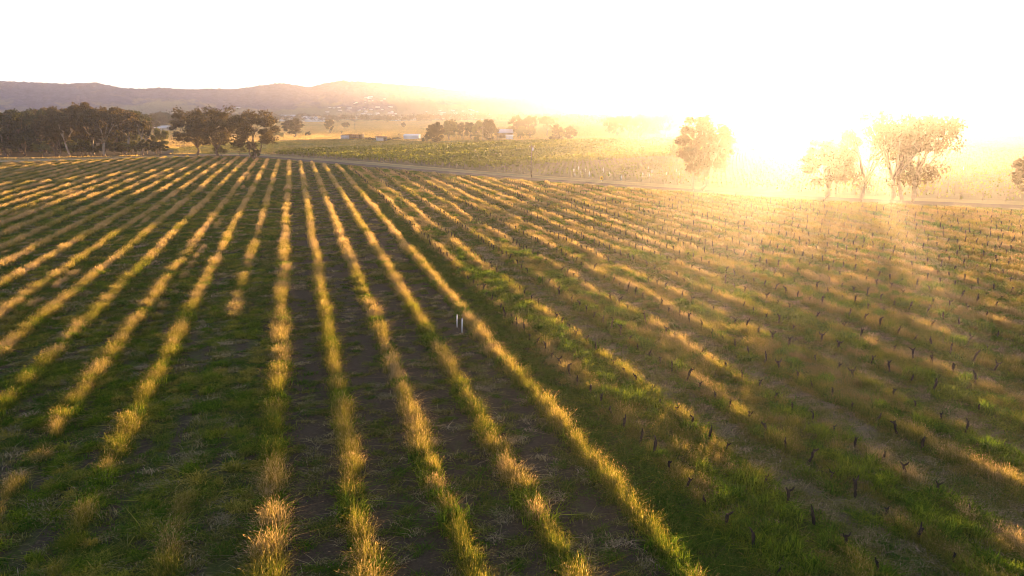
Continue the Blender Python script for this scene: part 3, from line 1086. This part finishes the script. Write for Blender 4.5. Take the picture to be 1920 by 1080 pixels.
# the three big gum trees by the bend of the road, and their bushes
tree('gum_tree', 'euc2', 371, 292, 209, 44, "leftmost of the three big gum trees at the road bend, low thick trunk")
tree('gum_tree', 'euc2', 409, 295.5, 206, 46, "middle and tallest of the three big gum trees, leaning stems")
tree('gum_tree', 'euc4', 478, 298, 214, 46, "rightmost of the three big gum trees, reddish crown")
tree('bush', 'pbush', 415, 295, 276, 13, "leafy bush round the foot of the middle big gum tree", 'bush')
tree('bush', 'bush', 481, 298.5, 279, 9, "dark bush at the foot of the rightmost big gum tree", 'bush')
tree('bush', 'pbush', 449, 290, 268, 13, "tawny bush in the gap between the big gum trees", 'bush')
tree('bush', 'pbush', 520, 262, 246, 14, "low tawny bush just right of the three big gum trees", 'bush')
tree('sapling', 'tall', 468, 297, 262, 6, "thin dark sapling left of the rightmost big gum tree", 'tree')
# trees in the golden paddocks
tree('paddock_tree', 'dense', 552, 257.5, 224, 19, "round olive tree alone in the golden paddock right of the big gum trees")
tree('bush', 'bush', 577, 257, 247, 6, "small dark round bush in the golden paddock", 'bush')
tree('paddock_tree', 'euc4', 619, 250, 225, 9, "ragged dark tree alone in the far golden paddock")
tree('paddock_tree', 'dense', 646, 240.5, 230, 5, "left tree of a small pair far out in the golden paddock")
tree('paddock_tree', 'dense', 651.5, 240, 229, 4.5, "right tree of a small pair far out in the golden paddock")
tree('sapling', 'tall', 640.5, 252.5, 245, 2.6, "tiny sapling behind the open shed", 'tree')
tree('sapling', 'tall', 748, 257.5, 250, 3.0, "tiny sapling left of the long white shed", 'tree')
tree('paddock_tree', 'dense', 757, 240.5, 229.5, 4, "small lone tree far out above the long white shed")
# row of trees round the homestead
tree('paddock_tree', 'dense', 818.5, 275, 231.5, 16, "dense brown tree with a bare trunk in front of the homestead grove")
tree('bush', 'bush', 800, 270, 253, 11, "dark green bush left of the dense brown tree", 'bush')
tree('grove_tree', 'pale', 842, 263, 228, 16, "pale green tree at the left of the homestead grove")
tree('grove_tree', 'dark2', 851, 258, 225, 9, "dark tree peeping over the pale green tree in the grove")
tree('grove_tree', 'euc4', 868, 262, 231, 13, "brown twiggy tree in the middle of the homestead grove")
tree('grove_tree', 'dark1', 884, 262, 231, 13, "dark shaded tree in the homestead grove beside the yellow-green one")
tree('grove_tree', 'pale', 896, 266, 228, 12, "yellow-green tree at the right of the homestead grove")
tree('sapling', 'pbush', 893, 272, 256, 6, "thin tawny shrub in front of the homestead grove", 'bush')
tree('paddock_tree', 'dense', 919, 271.5, 227, 14, "dense dark tree beside the slim pale power pole")
tree('grove_tree', 'dark1', 914, 262, 225, 11, "dark tree showing over the top of the tree by the power pole")
tree('grove_tree', 'euc2', 971, 258, 219, 17, "large hazy brown tree behind the farmhouse")
tree('grove_tree', 'euc1', 995, 257, 218, 13, "tall brown tree right of the one behind the farmhouse")
tree('grove_tree', 'pale', 976, 260, 237, 11, "round greyish tree beside the white shed wall")
tree('grove_tree', 'pale', 993, 259.5, 239, 11, "rounded pale brown tree right of the white shed")
tree('grove_tree', 'pale', 955, 258, 237, 9, "tawny tree just over the farmhouse's right end")
tree('paddock_tree', 'euc1', 1025.5, 255.5, 219, 15, "open-crowned tree with a dark trunk between the grove and the conical tree")
tree('paddock_tree', 'cone', 1043, 265, 236, 12, "conical dense tree at the vineyard's far edge")
tree('sapling', 'pbush', 1055, 265.5, 245, 8, "small bushy tree between the conical tree and the rounded one", 'tree')
tree('paddock_tree', 'dense', 1068, 265.5, 238, 12, "rounded light brown tree right of the conical tree")
# line of gum trees with tall stems in the haze
for px, py, top, hw, key, lb in [
    (1142, 263.5, 221, 13, 'euc1', "leftmost of the hazy line of gum trees beyond the vineyard"),
    (1158, 263, 220, 13, 'euc4', "second from left in the hazy line of gum trees"),
    (1180, 262.5, 218, 14, 'euc1', "third from left in the hazy line of gum trees"),
    (1197, 262, 217, 14, 'euc4', "fourth from left in the hazy line of gum trees"),
    (1214, 262, 217, 13, 'euc2', "fifth from left in the hazy line of gum trees"),
    (1229, 261.5, 217, 13, 'euc2', "sixth from left in the hazy line of gum trees"),
    (1249, 262, 215, 19, 'euc1', "rightmost and widest of the hazy line of gum trees")]:
    tree('gum_tree', key, px, py, top, hw, lb, 'tree', "hazy line of gum trees beyond the vineyard")
# beside the road under the sun
tree('gum_tree', 'lone', 1318, 358, 226, 56, "open gum tree by the road left of the sun, twin pale stems")
tree('sapling', 'euc3', 1300, 358.5, 262, 24, "thinner leaning stem beside the open roadside gum tree", 'tree')
tree('bush', 'pbush', 1268, 306, 270, 18, "rounded leafy tree left of the open roadside gum tree", 'tree')
tree('gum_tree', 'lone', 1548, 374, 268, 50, "smaller roadside gum tree at the left of the group under the sun")
tree('gum_tree', 'glare', 1614, 378, 232, 52, "roadside gum tree second from left in the group under the sun")
tree('gum_tree', 'glare', 1672, 380, 207, 62, "tall roadside gum tree in the middle of the group under the sun")
tree('gum_tree', 'euc3', 1690, 380.5, 226, 40, "thin-stemmed roadside gum tree right of the middle one")
tree('gum_tree', 'glare', 1711, 379, 208, 64, "broad roadside gum tree at the right of the group under the sun")
tree('gum_tree', 'dense', 1932, 378, 286, 34, "dense roadside tree cut by the right edge of the photo")
for px, py, top, hw, key, lb in [
    (1640, 258, 232, 16, 'euc2', "pale hazy tree far behind the roadside group"),
    (1740, 256, 226, 20, 'euc2', "pale hazy tree right behind the broad roadside gum"),
    (1795, 257, 228, 22, 'dense', "rounded pale tree left of the far white house at right"),
    (1835, 254, 230, 18, 'euc2', "pale tree over the far white house at right"),
    (1900, 252, 228, 26, 'euc2', "pale tree at the far right edge of the plain")]:
    tree('paddock_tree', key, px, py, top, hw, lb)


# far woods on the plain: one mass each
def far_wood(name, x0, x1, y0, y1, top0, top1, n, label, leafm, seed):
    rng = np.random.default_rng(seed)
    V, cl, rn = [], [], []
    for k in range(n):
        px = rng.uniform(x0, x1); py = rng.uniform(y0, y1)
        f = (px - x0) / (x1 - x0)
        p = at(px, py)
        m = (p.y * math.cos(PITCH) + H * math.sin(PITCH)) / F
        h = (py - (top0 + (top1 - top0) * f + rng.normal(0, 1.2))) * m
        h = max(5, min(26, h)); r = h * rng.uniform(0.35, 0.6)
        for c in range(7):
            u = rng.normal(0, 0.5, 3)
            cc = np.array([p.x + u[0] * r, p.y + u[1] * r, h * (0.62 + 0.3 * np.clip(u[2], -1.1, 1))])
            q = 22
            pp = cc + rng.normal(0, 0.24, (q, 3)) * np.array([r, r, h * .35])
            pp[:, 2] = np.maximum(pp[:, 2], 0.2)
            a = rng.normal(0, 1, (q, 3)); a /= np.linalg.norm(a, axis=1)[:, None]
            b = np.cross(a, rng.normal(0, 1, (q, 3))); b /= np.linalg.norm(b, axis=1)[:, None]
            s = max(0.5, m * 0.9) * rng.uniform(0.7, 1.3, q)[:, None]
            V.append(np.stack([pp - a * s, pp + b * s * .6, pp + a * s, pp - b * s * .6], 1).reshape(-1, 3))
            cl.append(np.full(4 * q, rng.random())); rn.append(np.repeat(rng.random(q), 4))
    V = np.concatenate(V)
    me = np_mesh(name, V, np.arange(len(V)), np.full(len(V) // 4, 4), leafm)
    attr(me, 'clump', np.concatenate(cl)); attr(me, 'rnd', np.concatenate(rn))
    tag(link(bpy.data.objects.new(name, me)), label, 'wood', kind='stuff')


far_wood('far_wood', 250, 800, 225.5, 231, 213, 217, 260, "dark tree belt at the foot of the hills", M_EUC, 51)
far_wood('far_wood', 780, 1080, 225.5, 230, 214, 214, 150, "brown tree belt at the foot of the hills behind the homestead", M_EUC, 52)
far_wood('plantation_wood', 1020, 1500, 234, 243, 216, 213, 330, "dense brown plantation wood fading into the sun glow", M_EUC, 53)
far_wood('far_wood', 1500, 2100, 230, 240, 214, 215, 220, "pale tree belt under the hills at right", M_EUC, 54)


# ------------------------------------------------------------------ vineyard beyond the road
VROW = Vector((ray(2600, YH).x, ray(2600, YH).y, 0)).normalized()
VPER = Vector((VROW.y, -VROW.x, 0))


def clip_line(q):
    """Where the vine line at offset q crosses the vineyard outline."""
    ts = []
    n = len(VINE_P)
    for i in range(n):
        a, b = VINE_P[i], VINE_P[(i + 1) % n]
        qa = a.x * VPER.x + a.y * VPER.y; qb = b.x * VPER.x + b.y * VPER.y
        if (qa - q) * (qb - q) < 0:
            k = (q - qa) / (qb - qa)
            p = a.lerp(b, k)
            ts.append(p.x * VROW.x + p.y * VROW.y)
    return sorted(ts)


_qs = [p.x * VPER.x + p.y * VPER.y for p in VINE_P]
_b = at(1060, 309)
Q_YOUNG = _b.x * VPER.x + _b.y * VPER.y             # rows nearer than this are bare young vines
post_me = MB()
post_me.tube([(0, 0, -0.3), (0, 0, 1.5)], [0.09, 0.08], 6)
POST_ME = post_me.mesh("end_post", M_POST)
guard = MB()
guard.box((0, 0, 0.45), (0.28, 0.28, 1.0)); guard.tube([(0, 0, 0.9), (0, 0, 1.25)], 0.04, 5)
rv = np.random.default_rng(66)
q = min(_qs) + 2
while q < max(_qs) - 1:
    ts = clip_line(q)
    if len(ts) >= 2:
        t0, t1 = ts[0] + 1.5, ts[-1] - 1.5
        t1 = min(t1, t0 + 420)
        L = t1 - t0
        if L > 6:
            young = q > Q_YOUNG
            dist = (VROW * (t0 + L * .4) + VPER * q).length
            n = int(L * (2.4 if young else 5.5))
            t = rv.uniform(0, L, n)
            vig_sunlit = 0.5 * fbm(t * 0.012, q * 0.06, 61, 3) + 0.5 * fbm(t * 0.2, q * 0.5, 62, 2)
            if young:
                t = np.round(t / 1.7) * 1.7 + rv.normal(0, .12, n)
                hz = rv.uniform(0.1, 1.1, n); wq = rv.normal(0, 0.10, n); s = rv.uniform(0.12, 0.26, n)
            else:
                hz = 0.5 + rv.uniform(0, 1.15, n) * (0.6 + 0.7 * vig_sunlit); wq = rv.normal(0, 0.28, n); s = rv.uniform(0.25, 0.55, n)
            P = np.stack([wq, t, hz], -1)
            a = rv.normal(0, 1, (n, 3)); a /= np.linalg.norm(a, axis=1)[:, None]
            b = np.cross(a, rv.normal(0, 1, (n, 3))); b /= np.linalg.norm(b, axis=1)[:, None]
            s = s[:, None]
            V = np.stack([P - a * s, P + b * s * .8, P + a * s, P - b * s * .8], 1).reshape(-1, 3)
            me = np_mesh("vine_row", V, np.arange(4 * n), np.full(n, 4), M_VINE)
            attr(me, 'clump', np.repeat(np.clip(vig_sunlit * 3 - 1.0, 0, 1), 4)); attr(me, 'rnd', np.repeat(rv.random(n), 4))  # sunlit yellow bands along the rows painted into the leaf colour
            p = VROW * t0 + VPER * q
            o = empty("vine_row", (p.x, p.y, 0), math.atan2(-VROW.x, VROW.y))
            me.name = "foliage"
            link(bpy.data.objects.new("foliage", me), o)
            tag(o, "young bare vine row with thin stakes in the near part of the vineyard" if young else "leafy green trellised vine row in the vineyard beyond the road",
                "vine row", "young vine rows beyond the road" if young else "leafy vine rows beyond the road")
            tm = MB()
            step = 3.4 if young else 6.5
            for k in range(int(L / step)):
                tm.box((0, k * step + 0.4, 0.6), (0.07 if not young else 0.09, 0.07 if not young else 0.09, 1.3 if not young else 1.05))
            tm.box((0, L / 2, 0.95), (0.03, L - 1, 0.03))
            tk = tm.build("trellis", M_POST, o)
            e = link(bpy.data.objects.new("end_post", POST_ME), o)
            e.location = (0, -0.6, 0)
    q += 3.0
GUARD_ME = guard.mesh("vine_guard", M_WHITE)
for px, py in [(1076, 322), (1089, 327), (1098, 322), (1131, 324), (1143, 331), (1078, 330), (1215, 318), (1222, 326), (1217, 334), (1268, 322), (1274, 330),
               (1165, 338), (1105, 331), (1250, 328), (1085, 319), (1205, 331), (1660, 300), (1690, 312), (1806, 318), (1742, 331)]:
    o = link(bpy.data.objects.new("vine_guard", GUARD_ME))
    p = at(px, py); o.location = (p.x, p.y, 0)
    s = random.Random(px).uniform(0.6, 1.1); o.scale = (s, s, s)
    tag(o, "small white guard sleeve on a stake among the young vines", "vine guard", "white guards among the young vines")


# ------------------------------------------------------------------ stumps, pegs
def stump_mesh(seed):
    rng = random.Random(seed)
    mb = MB()
    h = rng.uniform(0.5, 0.72)
    pts, rad = [], []
    x = y = 0
    for k in range(6):
        f = k / 5
        pts.append((x, y, -0.1 + f * (h + 0.1)))
        rad.append((0.085, 0.07, 0.06, 0.065, 0.08, 0.055)[k] * rng.uniform(0.85, 1.15))
        x += rng.gauss(0.012, 0.03); y += rng.gauss(0, 0.03)
    mb.tube(pts, rad, 7)
    tx, ty, tz = pts[-1]
    for s in (1, -1):
        if rng.random() < 0.75:
            l = rng.uniform(0.08, 0.2)
            mb.tube([(tx, ty, tz - 0.06), (tx + 0.3 * l * s, ty + l * s, tz + rng.uniform(-.02, .06)), (tx + 0.2 * l * s, ty + 1.5 * l * s, tz + rng.uniform(0, .14))], [0.045, 0.04, 0.02], 6)
    return mb.mesh("vine_stump", M_STUMP, True)


STUMPS = [stump_mesh(s) for s in range(7)]
cand = []
rs = random.Random(21)
SIDE = ("left", "right")
ORD = ["first", "second", "third", "fourth", "fifth", "sixth", "seventh", "eighth", "ninth", "tenth", "eleventh", "twelfth"]
for i, (a, b) in enumerate(STRIP_Q):
    for j, q in enumerate((a, b)):
        t = 13 + rs.random()
        while t < 200:
            t += 1.42 * (1 if rs.random() < 0.9 else 2)
            x, y = xy(q + rs.gauss(0, 0.05), t)
            if y < edge_y(x) - 9 and abs(x) < y * 0.76 and y > 16:
                cand.append((math.hypot(x, y), x, y, i, j))
cand.sort()
for d, x, y, i, j in cand[:300]:
    o = link(bpy.data.objects.new("vine_stump", rs.choice(STUMPS)))
    o.location = (x, y, 0.1)
    o.rotation_euler = (rs.gauss(0, 0.12), rs.gauss(0, 0.12), rs.uniform(0, 6.28))
    s = rs.uniform(0.7, 1.25); o.scale = (s * 0.8, s * 0.8, s)
    w = ORD[min(i, 11)]
    tag(o, f"short dark vine stump on the {SIDE[j]} edge of the {w} unmown strip", "stump",
        f"vine stumps on the {SIDE[j]} edge of the {w} strip")
fm = MB()
for d, x, y, i, j in cand[300:2200]:
    h = rs.uniform(0.5, 0.85)
    dx, dy = rs.gauss(0, .1), rs.gauss(0, .1)
    fm.tube([(x, y, 0), (x + dx * .6, y + dy * .6, h * .6 + .1), (x + dx, y + dy, h + .1)], [0.08, 0.065, 0.07], 5)
tag(fm.build("distant_stumps", M_STUMP), "dark vine stumps dotted along the farther strips", "stumps", kind='stuff')

for px, py, top, lb in [(857, 611, 590, "left one of two thin white pegs in the grass row"), (866.5, 622, 597, "right and nearer of two thin white pegs in the grass row")]:
    p = at(px, py + 4)
    h = (py + 4 - top) * mpp(py + 4)
    mb = MB()
    mb.tube([(0, 0, -0.2), (0.005, 0, h * 0.5), (0.02, 0, h)], [0.042, 0.042, 0.04], 8)
    o = mb.build("marker_peg", M_WHITE)
    o.location = (p.x, p.y, 0)
    cp = MB(); cp.tube([(0.02, 0, h), (0.021, 0, h + 0.05)], [0.055, 0.03], 8)
    cp.build("peg_cap", M_STEEL, o)
    tag(o, lb, "peg")


# ------------------------------------------------------------------ poles, sign, fence
def power_pole(px, py, top, label, arm=1.6, lamp=False, rz=0.0, rad=0.13):
    p = at(px, py); h = (py - top) * mpp(py)
    e = empty('power_pole', (p.x, p.y, 0), rz)
    mb = MB(); mb.tube([(0, 0, -0.5), (0, 0, h)], [rad * 1.15, rad * 0.8], 8); mb.build('pole', M_POST, e)
    mb = MB(); mb.box((0, -0.14, h - 0.55), (arm, 0.1, 0.12)); ca = mb.build('crossarm', M_POST, e)
    for s in (-0.45, 0.45):
        mb = MB(); mb.tube([(s * arm, -0.14, h - 0.5), (s * arm, -0.14, h - 0.3)], [0.05, 0.07], 6); mb.build('insulator', M_WHITE, ca)
    if lamp:
        mb = MB()
        mb.tube([(0.22, -0.2, h - 1.5), (0.22, -0.2, h - 0.8)], [0.24, 0.24], 10); mb.tube([(0.22, -0.2, h - 0.8), (0.22, -0.2, h - 0.7)], [0.16, 0.08], 10)
        mb.build('transformer', M_TIN, e)
        mb = MB(); mb.tube([(0, 0, 0.25), (0, 0, 0.9)], [rad * 1.5, rad * 1.5], 8); mb.build('base_sleeve', M_DARKW, e)
    tag(e, label, 'pole')
    return e, h


power_pole(996.5, 333, 272, "grey power pole beside the road in front of the vineyard", 1.5, True, 0.4)
power_pole(905.5, 272.5, 238, "slim pale power pole left of the dense dark tree", 1.8, False, 0.2)
power_pole(666.5, 260.5, 232, "thin power pole standing in front of the open shed", 1.8, False, 0.1, 0.12)

p = at(1127.5, 341)
e = empty('road_sign', (p.x, p.y, 0), 0.25)
m = mpp(341); hs_ = 7 * m
mb = MB(); mb.tube([(0, 0, -0.2), (0, 0, hs_)], 0.045, 7); mb.build('signpost', M_STEEL, e)
mb = MB(); mb.tube([(0, -0.06, hs_), (0, -0.10, hs_)], [0.42, 0.42], 20); mb.build('sign_face', M_YEL, e)
mb = MB(); mb.tube([(0, -0.105, hs_), (0, -0.112, hs_)], [0.15, 0.15], 12); mb.build('sign_symbol', M_DARKW, e)
tag(e, "round yellow sign on a short post at the roadside", 'sign')


def fence(pxs, label, spacing=6.0, h=1.2):
    P = [at(*p) for p in pxs]
    o = P[0]
    e = empty('wire_fence', (o.x, o.y, 0))
    pm = MB(); pm.tube([(0, 0, -0.2), (0, 0, h)], [0.075, 0.065], 6); pme = pm.mesh('fence_post', M_POST)
    wm = MB(); n = 0
    for a, b in zip(P[:-1], P[1:]):
        k = max(1, int((b - a).length / spacing))
        for i in range(k):
            if n < 100:
                c = a.lerp(b, i / k); f = link(bpy.data.objects.new('fence_post', pme), e); f.location = (c.x - o.x, c.y - o.y, 0); n += 1
        for z in (0.45, 0.8, 1.1):
            wm.tube([(a.x - o.x, a.y - o.y, z), (b.x - o.x, b.y - o.y, z)], 0.012, 4, False)
    wm.build('fence_wire', M_STEEL, e)
    tag(e, label, 'fence')


fence([(905, 264), (960, 263), (1020, 262), (1080, 259.5), (1150, 258)], "post and wire fence across the paddock in front of the farmhouse", 8)
fence([(540, 278), (640, 276), (760, 272)], "post and wire fence along the far edge of the vineyard at left", 9)
fence([(330, 288.5), (400, 287), (470, 289)], "post and wire fence behind the three big gum trees", 5)


# ------------------------------------------------------------------ farm buildings
def gable(mbw, mbr, w, d, hw, hr, over=0.4):
    """Walls into mbw, gabled roof (ridge along x) into mbr."""
    x, y = w / 2, d / 2
    mbw.add([(-x, -y, -.2), (x, -y, -.2), (x, y, -.2), (-x, y, -.2), (-x, -y, hw), (x, -y, hw), (x, y, hw), (-x, y, hw), (-x, 0, hr - .08), (x, 0, hr - .08)],
            [(0, 1, 5, 4), (2, 3, 7, 6), (1, 2, 6, 9, 5), (3, 0, 4, 8, 7)])
    x += over; s = (hr - hw) / y; yo = y + over; ho = hw - s * over
    t = 0.12
    vs = [(-x, -yo, ho), (x, -yo, ho), (x, 0, hr), (-x, 0, hr), (-x, yo, ho), (x, yo, ho)]
    vs += [(a, b, c + t) for a, b, c in vs]
    mbr.add(vs, [(0, 3, 2, 1), (3, 4, 5, 2), (6, 7, 8, 9), (9, 8, 11, 10), (0, 1, 7, 6), (5, 4, 10, 11), (1, 2, 8, 7), (2, 5, 11, 8), (3, 0, 6, 9), (4, 3, 9, 10)])


def building(name, px, py, wpx, hpx, depth, rz, wallm, roofm, label, hwk=0.62, door=None, windows=0, cat='shed'):
    p = at(px, py); m = mpp(py)
    w, hr = wpx * m, hpx * m
    hw = hr * hwk
    e = empty(name, (p.x, p.y + depth / 2, 0), rz)
    a, b = MB(), MB(); gable(a, b, w, depth, hw, hr)
    a.build('wall', wallm, e); b.build('roof', roofm, e)
    if door:
        mb = MB(); mb.box((door[0] * w, -depth / 2 - 0.03, hw * 0.42), (door[1] * w, 0.08, hw * 0.84)); mb.build('door', M_DARKW, e)
    for k in range(windows):
        mb = MB(); mb.box(((k + 0.5) / windows * w - w / 2, -depth / 2 - 0.03, hw * 0.55), (w * 0.09, 0.08, hw * 0.35)); mb.build('window', M_DARKW, e)
    tag(e, label, cat)
    return e


# open-fronted skillion shed
p = at(658, 261); m = mpp(261); w = 36 * m; h = 10 * m; dp = 9.0
e = empty('open_shed', (p.x, p.y + dp / 2, 0), -0.12)
mb = MB(); mb.box((-w * .27, -dp / 2, h * .36), (w * .46, 0.12, h * .72)); mb.box((0, dp / 2, h * .35), (w, .12, h * .7)); mb.box((-w / 2, 0, h * .35), (.12, dp, h * .7)); 
mb.build('wall', M_TIN, e)
mb = MB(); mb.box((w / 2, 0, h * .42), (.12, dp, h * .84)); mb.build('end_wall', M_DARKW, e)
mb = MB()
mb.add([(-w / 2 - .3, -dp / 2 - .5, h * .76), (w / 2 + .3, -dp / 2 - .5, h * 1.0), (w / 2 + .3, dp / 2 + .3, h * .86), (-w / 2 - .3, dp / 2 + .3, h * .66),
        (-w / 2 - .3, -dp / 2 - .5, h * .80), (w / 2 + .3, -dp / 2 - .5, h * 1.04), (w / 2 + .3, dp / 2 + .3, h * .90), (-w / 2 - .3, dp / 2 + .3, h * .70)],
       [(3, 2, 1, 0), (4, 5, 6, 7), (0, 1, 5, 4), (1, 2, 6, 5), (2, 3, 7, 6), (3, 0, 4, 7)])
mb.build('roof', M_RUST, e)
for fx in (-.03, .22, .48):
    mb = MB(); mb.tube([(fx * w, -dp / 2 + .1, -.2), (fx * w, -dp / 2 + .1, h * (.87 + .22 * fx))], 0.12, 6); mb.build('post', M_DARKW, e)
tag(e, "long open-fronted tin shed with dark bays in the golden paddock", 'shed')
building('tin_shed', 713, 264.5, 17, 8.5, 7, 0.35, M_TIN, M_RUST, "small tin shed with a dark doorway among weeds", 0.8, (0.28, 0.34))
building('white_shed', 771, 261, 27, 9, 9, -0.05, M_WHITE, M_WHITE, "long low white shed left of the dense brown tree", 0.7)
building('farmhouse', 946, 259, 28, 16, 11, 0.1, M_DARKW, M_BROOF, "farmhouse with a blue-grey roof and dark verandah front", 0.6, (0.1, 0.08), 3, 'house')
building('white_shed', 955, 262, 12, 8.5, 5, 0.1, M_WHITE, M_WHITE, "small white shed in front of the farmhouse", 0.8)
building('white_house', 302, 245, 24, 9, 12, -0.15, M_CREAM, M_WHITE, "white-roofed building glimpsed between the wood and the big gum trees", 0.55, None, 2, 'house')
building('white_house', 1408, 250, 38, 9, 14, 0.1, M_CREAM, M_WHITE, "pale hazy house left of the sun beam beyond the vineyard", 0.6, None, 3, 'house')
building('white_house', 1888, 249, 40, 7, 14, 0.0, M_CREAM, M_WHITE, "long white building at the far right of the plain", 0.6, None, 3, 'house')
building('grey_house', 845, 240, 14, 7, 12, 0.2, M_CREAM, M_BROOF, "grey-roofed house half hidden by the grove's pale tree", 0.5, None, 2, 'house')
for px, py, lb in [(728, 263.5, "dark heap of scrub right of the small tin shed"), (742, 261.5, "low scrub between the tin shed and the long white shed"), (690, 261.5, "low scrub just right of the open shed"), (700, 263, "weedy scrub left of the small tin shed")]:
    tree('scrub', 'bush', px, py, py - 4, 9, lb, 'bush')

# the far town under the hills
TOWN_V = []
hm = [MB(), MB(), MB()]
hms = []
for k, (w_, d_, hw_, hr_) in enumerate([(13, 9, 3.4, 5.6), (18, 10, 3.6, 5.4), (24, 12, 5.0, 6.6)]):
    a = MB(); b = MB(); gable(a, b, w_, d_, hw_, hr_)
    me = MB(); me.v = a.v + b.v; me.f = a.f + [[i + len(a.v) for i in f] for f in b.f]
    M = me.mesh("town_house", M_WHITE)
    M.materials.append((M_BROOF, M_WHITE, M_TIN)[k])
    na_ = len(a.f)
    for pi, poly in enumerate(M.polygons):
        if pi >= na_: poly.material_index = 1
    hms.append(M)
rt2 = random.Random(8)
dg = bpy.context.evaluated_depsgraph_get()
hills_o = bpy.data.objects['hills']
groups_t = [(330, 470, 60, "left"), (600, 760, 70, "middle"), (760, 940, 70, "right")]
for x0, x1, n, _l in groups_t:
    for k in range(n):
        px = rt2.triangular(x0, x1, (x0 + x1) / 2)
        d = ray(px, YH); az = math.atan2(d.x, d.y)
        r = 1460 + 160 * rt2.random() ** 1.5
        x, y = r * math.sin(az), r * math.cos(az)
        hit, loc, nor, idx_ = hills_o.ray_cast((x, y, 500), (0, 0, -1))
        if not hit: continue
        o = link(bpy.data.objects.new("town_house", rt2.choice(hms)))
        o.location = (x, y, loc.z)
        o.rotation_euler = (0, 0, rt2.gauss(0, 0.5))
        s = rt2.uniform(0.22, 0.42); o.scale = (s, s, s)
        if _l == "left": lb = "tiny white town house under the hills behind the three big gum trees"
        elif _l == "middle": lb = "tiny white town house under the hills above the farm sheds"
        else: lb = "tiny white town house under the hills above the homestead grove"
        tag(o, lb, "house", f"{_l} cluster of town houses under the hills")
for k, (px, py, s) in enumerate([(585, 228.5, 1.5), (596, 228.3, 1.3), (575, 228, 1.4), (540, 227.6, 2.0), (745, 226.8, 1.4), (770, 226, 1.2), (560, 228, 1.6)]):
    p = at(px, py)
    o = link(bpy.data.objects.new("farm_building", hms[k % 3])); o.location = (p.x, p.y, 0); o.scale = (s, s, s); o.rotation_euler = (0, 0, 0.2 * k)
    tag(o, "pale farm building at the foot of the far tree belt", "house", "farm buildings along the far tree belt")

# ------------------------------------------------------------------ haze
hz = MB()
hz.box((0, 900, 69), (3900, 2240, 140.5))
mh, nh, oh = mat_new("haze")
pv = nh.nodes.new('ShaderNodeVolumePrincipled')
pv.inputs['Color'].default_value = (0.91, 0.91, 1.0, 1)
pv.inputs['Density'].default_value = 0.0002
pv.inputs['Anisotropy'].default_value = 0.81
try:
    pv.inputs['Density Attribute'].default_value = ""
    pv.inputs['Color Attribute'].default_value = ""
    pv.inputs['Temperature Attribute'].default_value = ""
except Exception:
    pass
nh.links.new(pv.outputs[0], oh.inputs['Volume'])
try:
    mh.cycles.homogeneous_volume = True
except Exception:
    pass
tag(hz.build("haze", mh), kind='stuff')
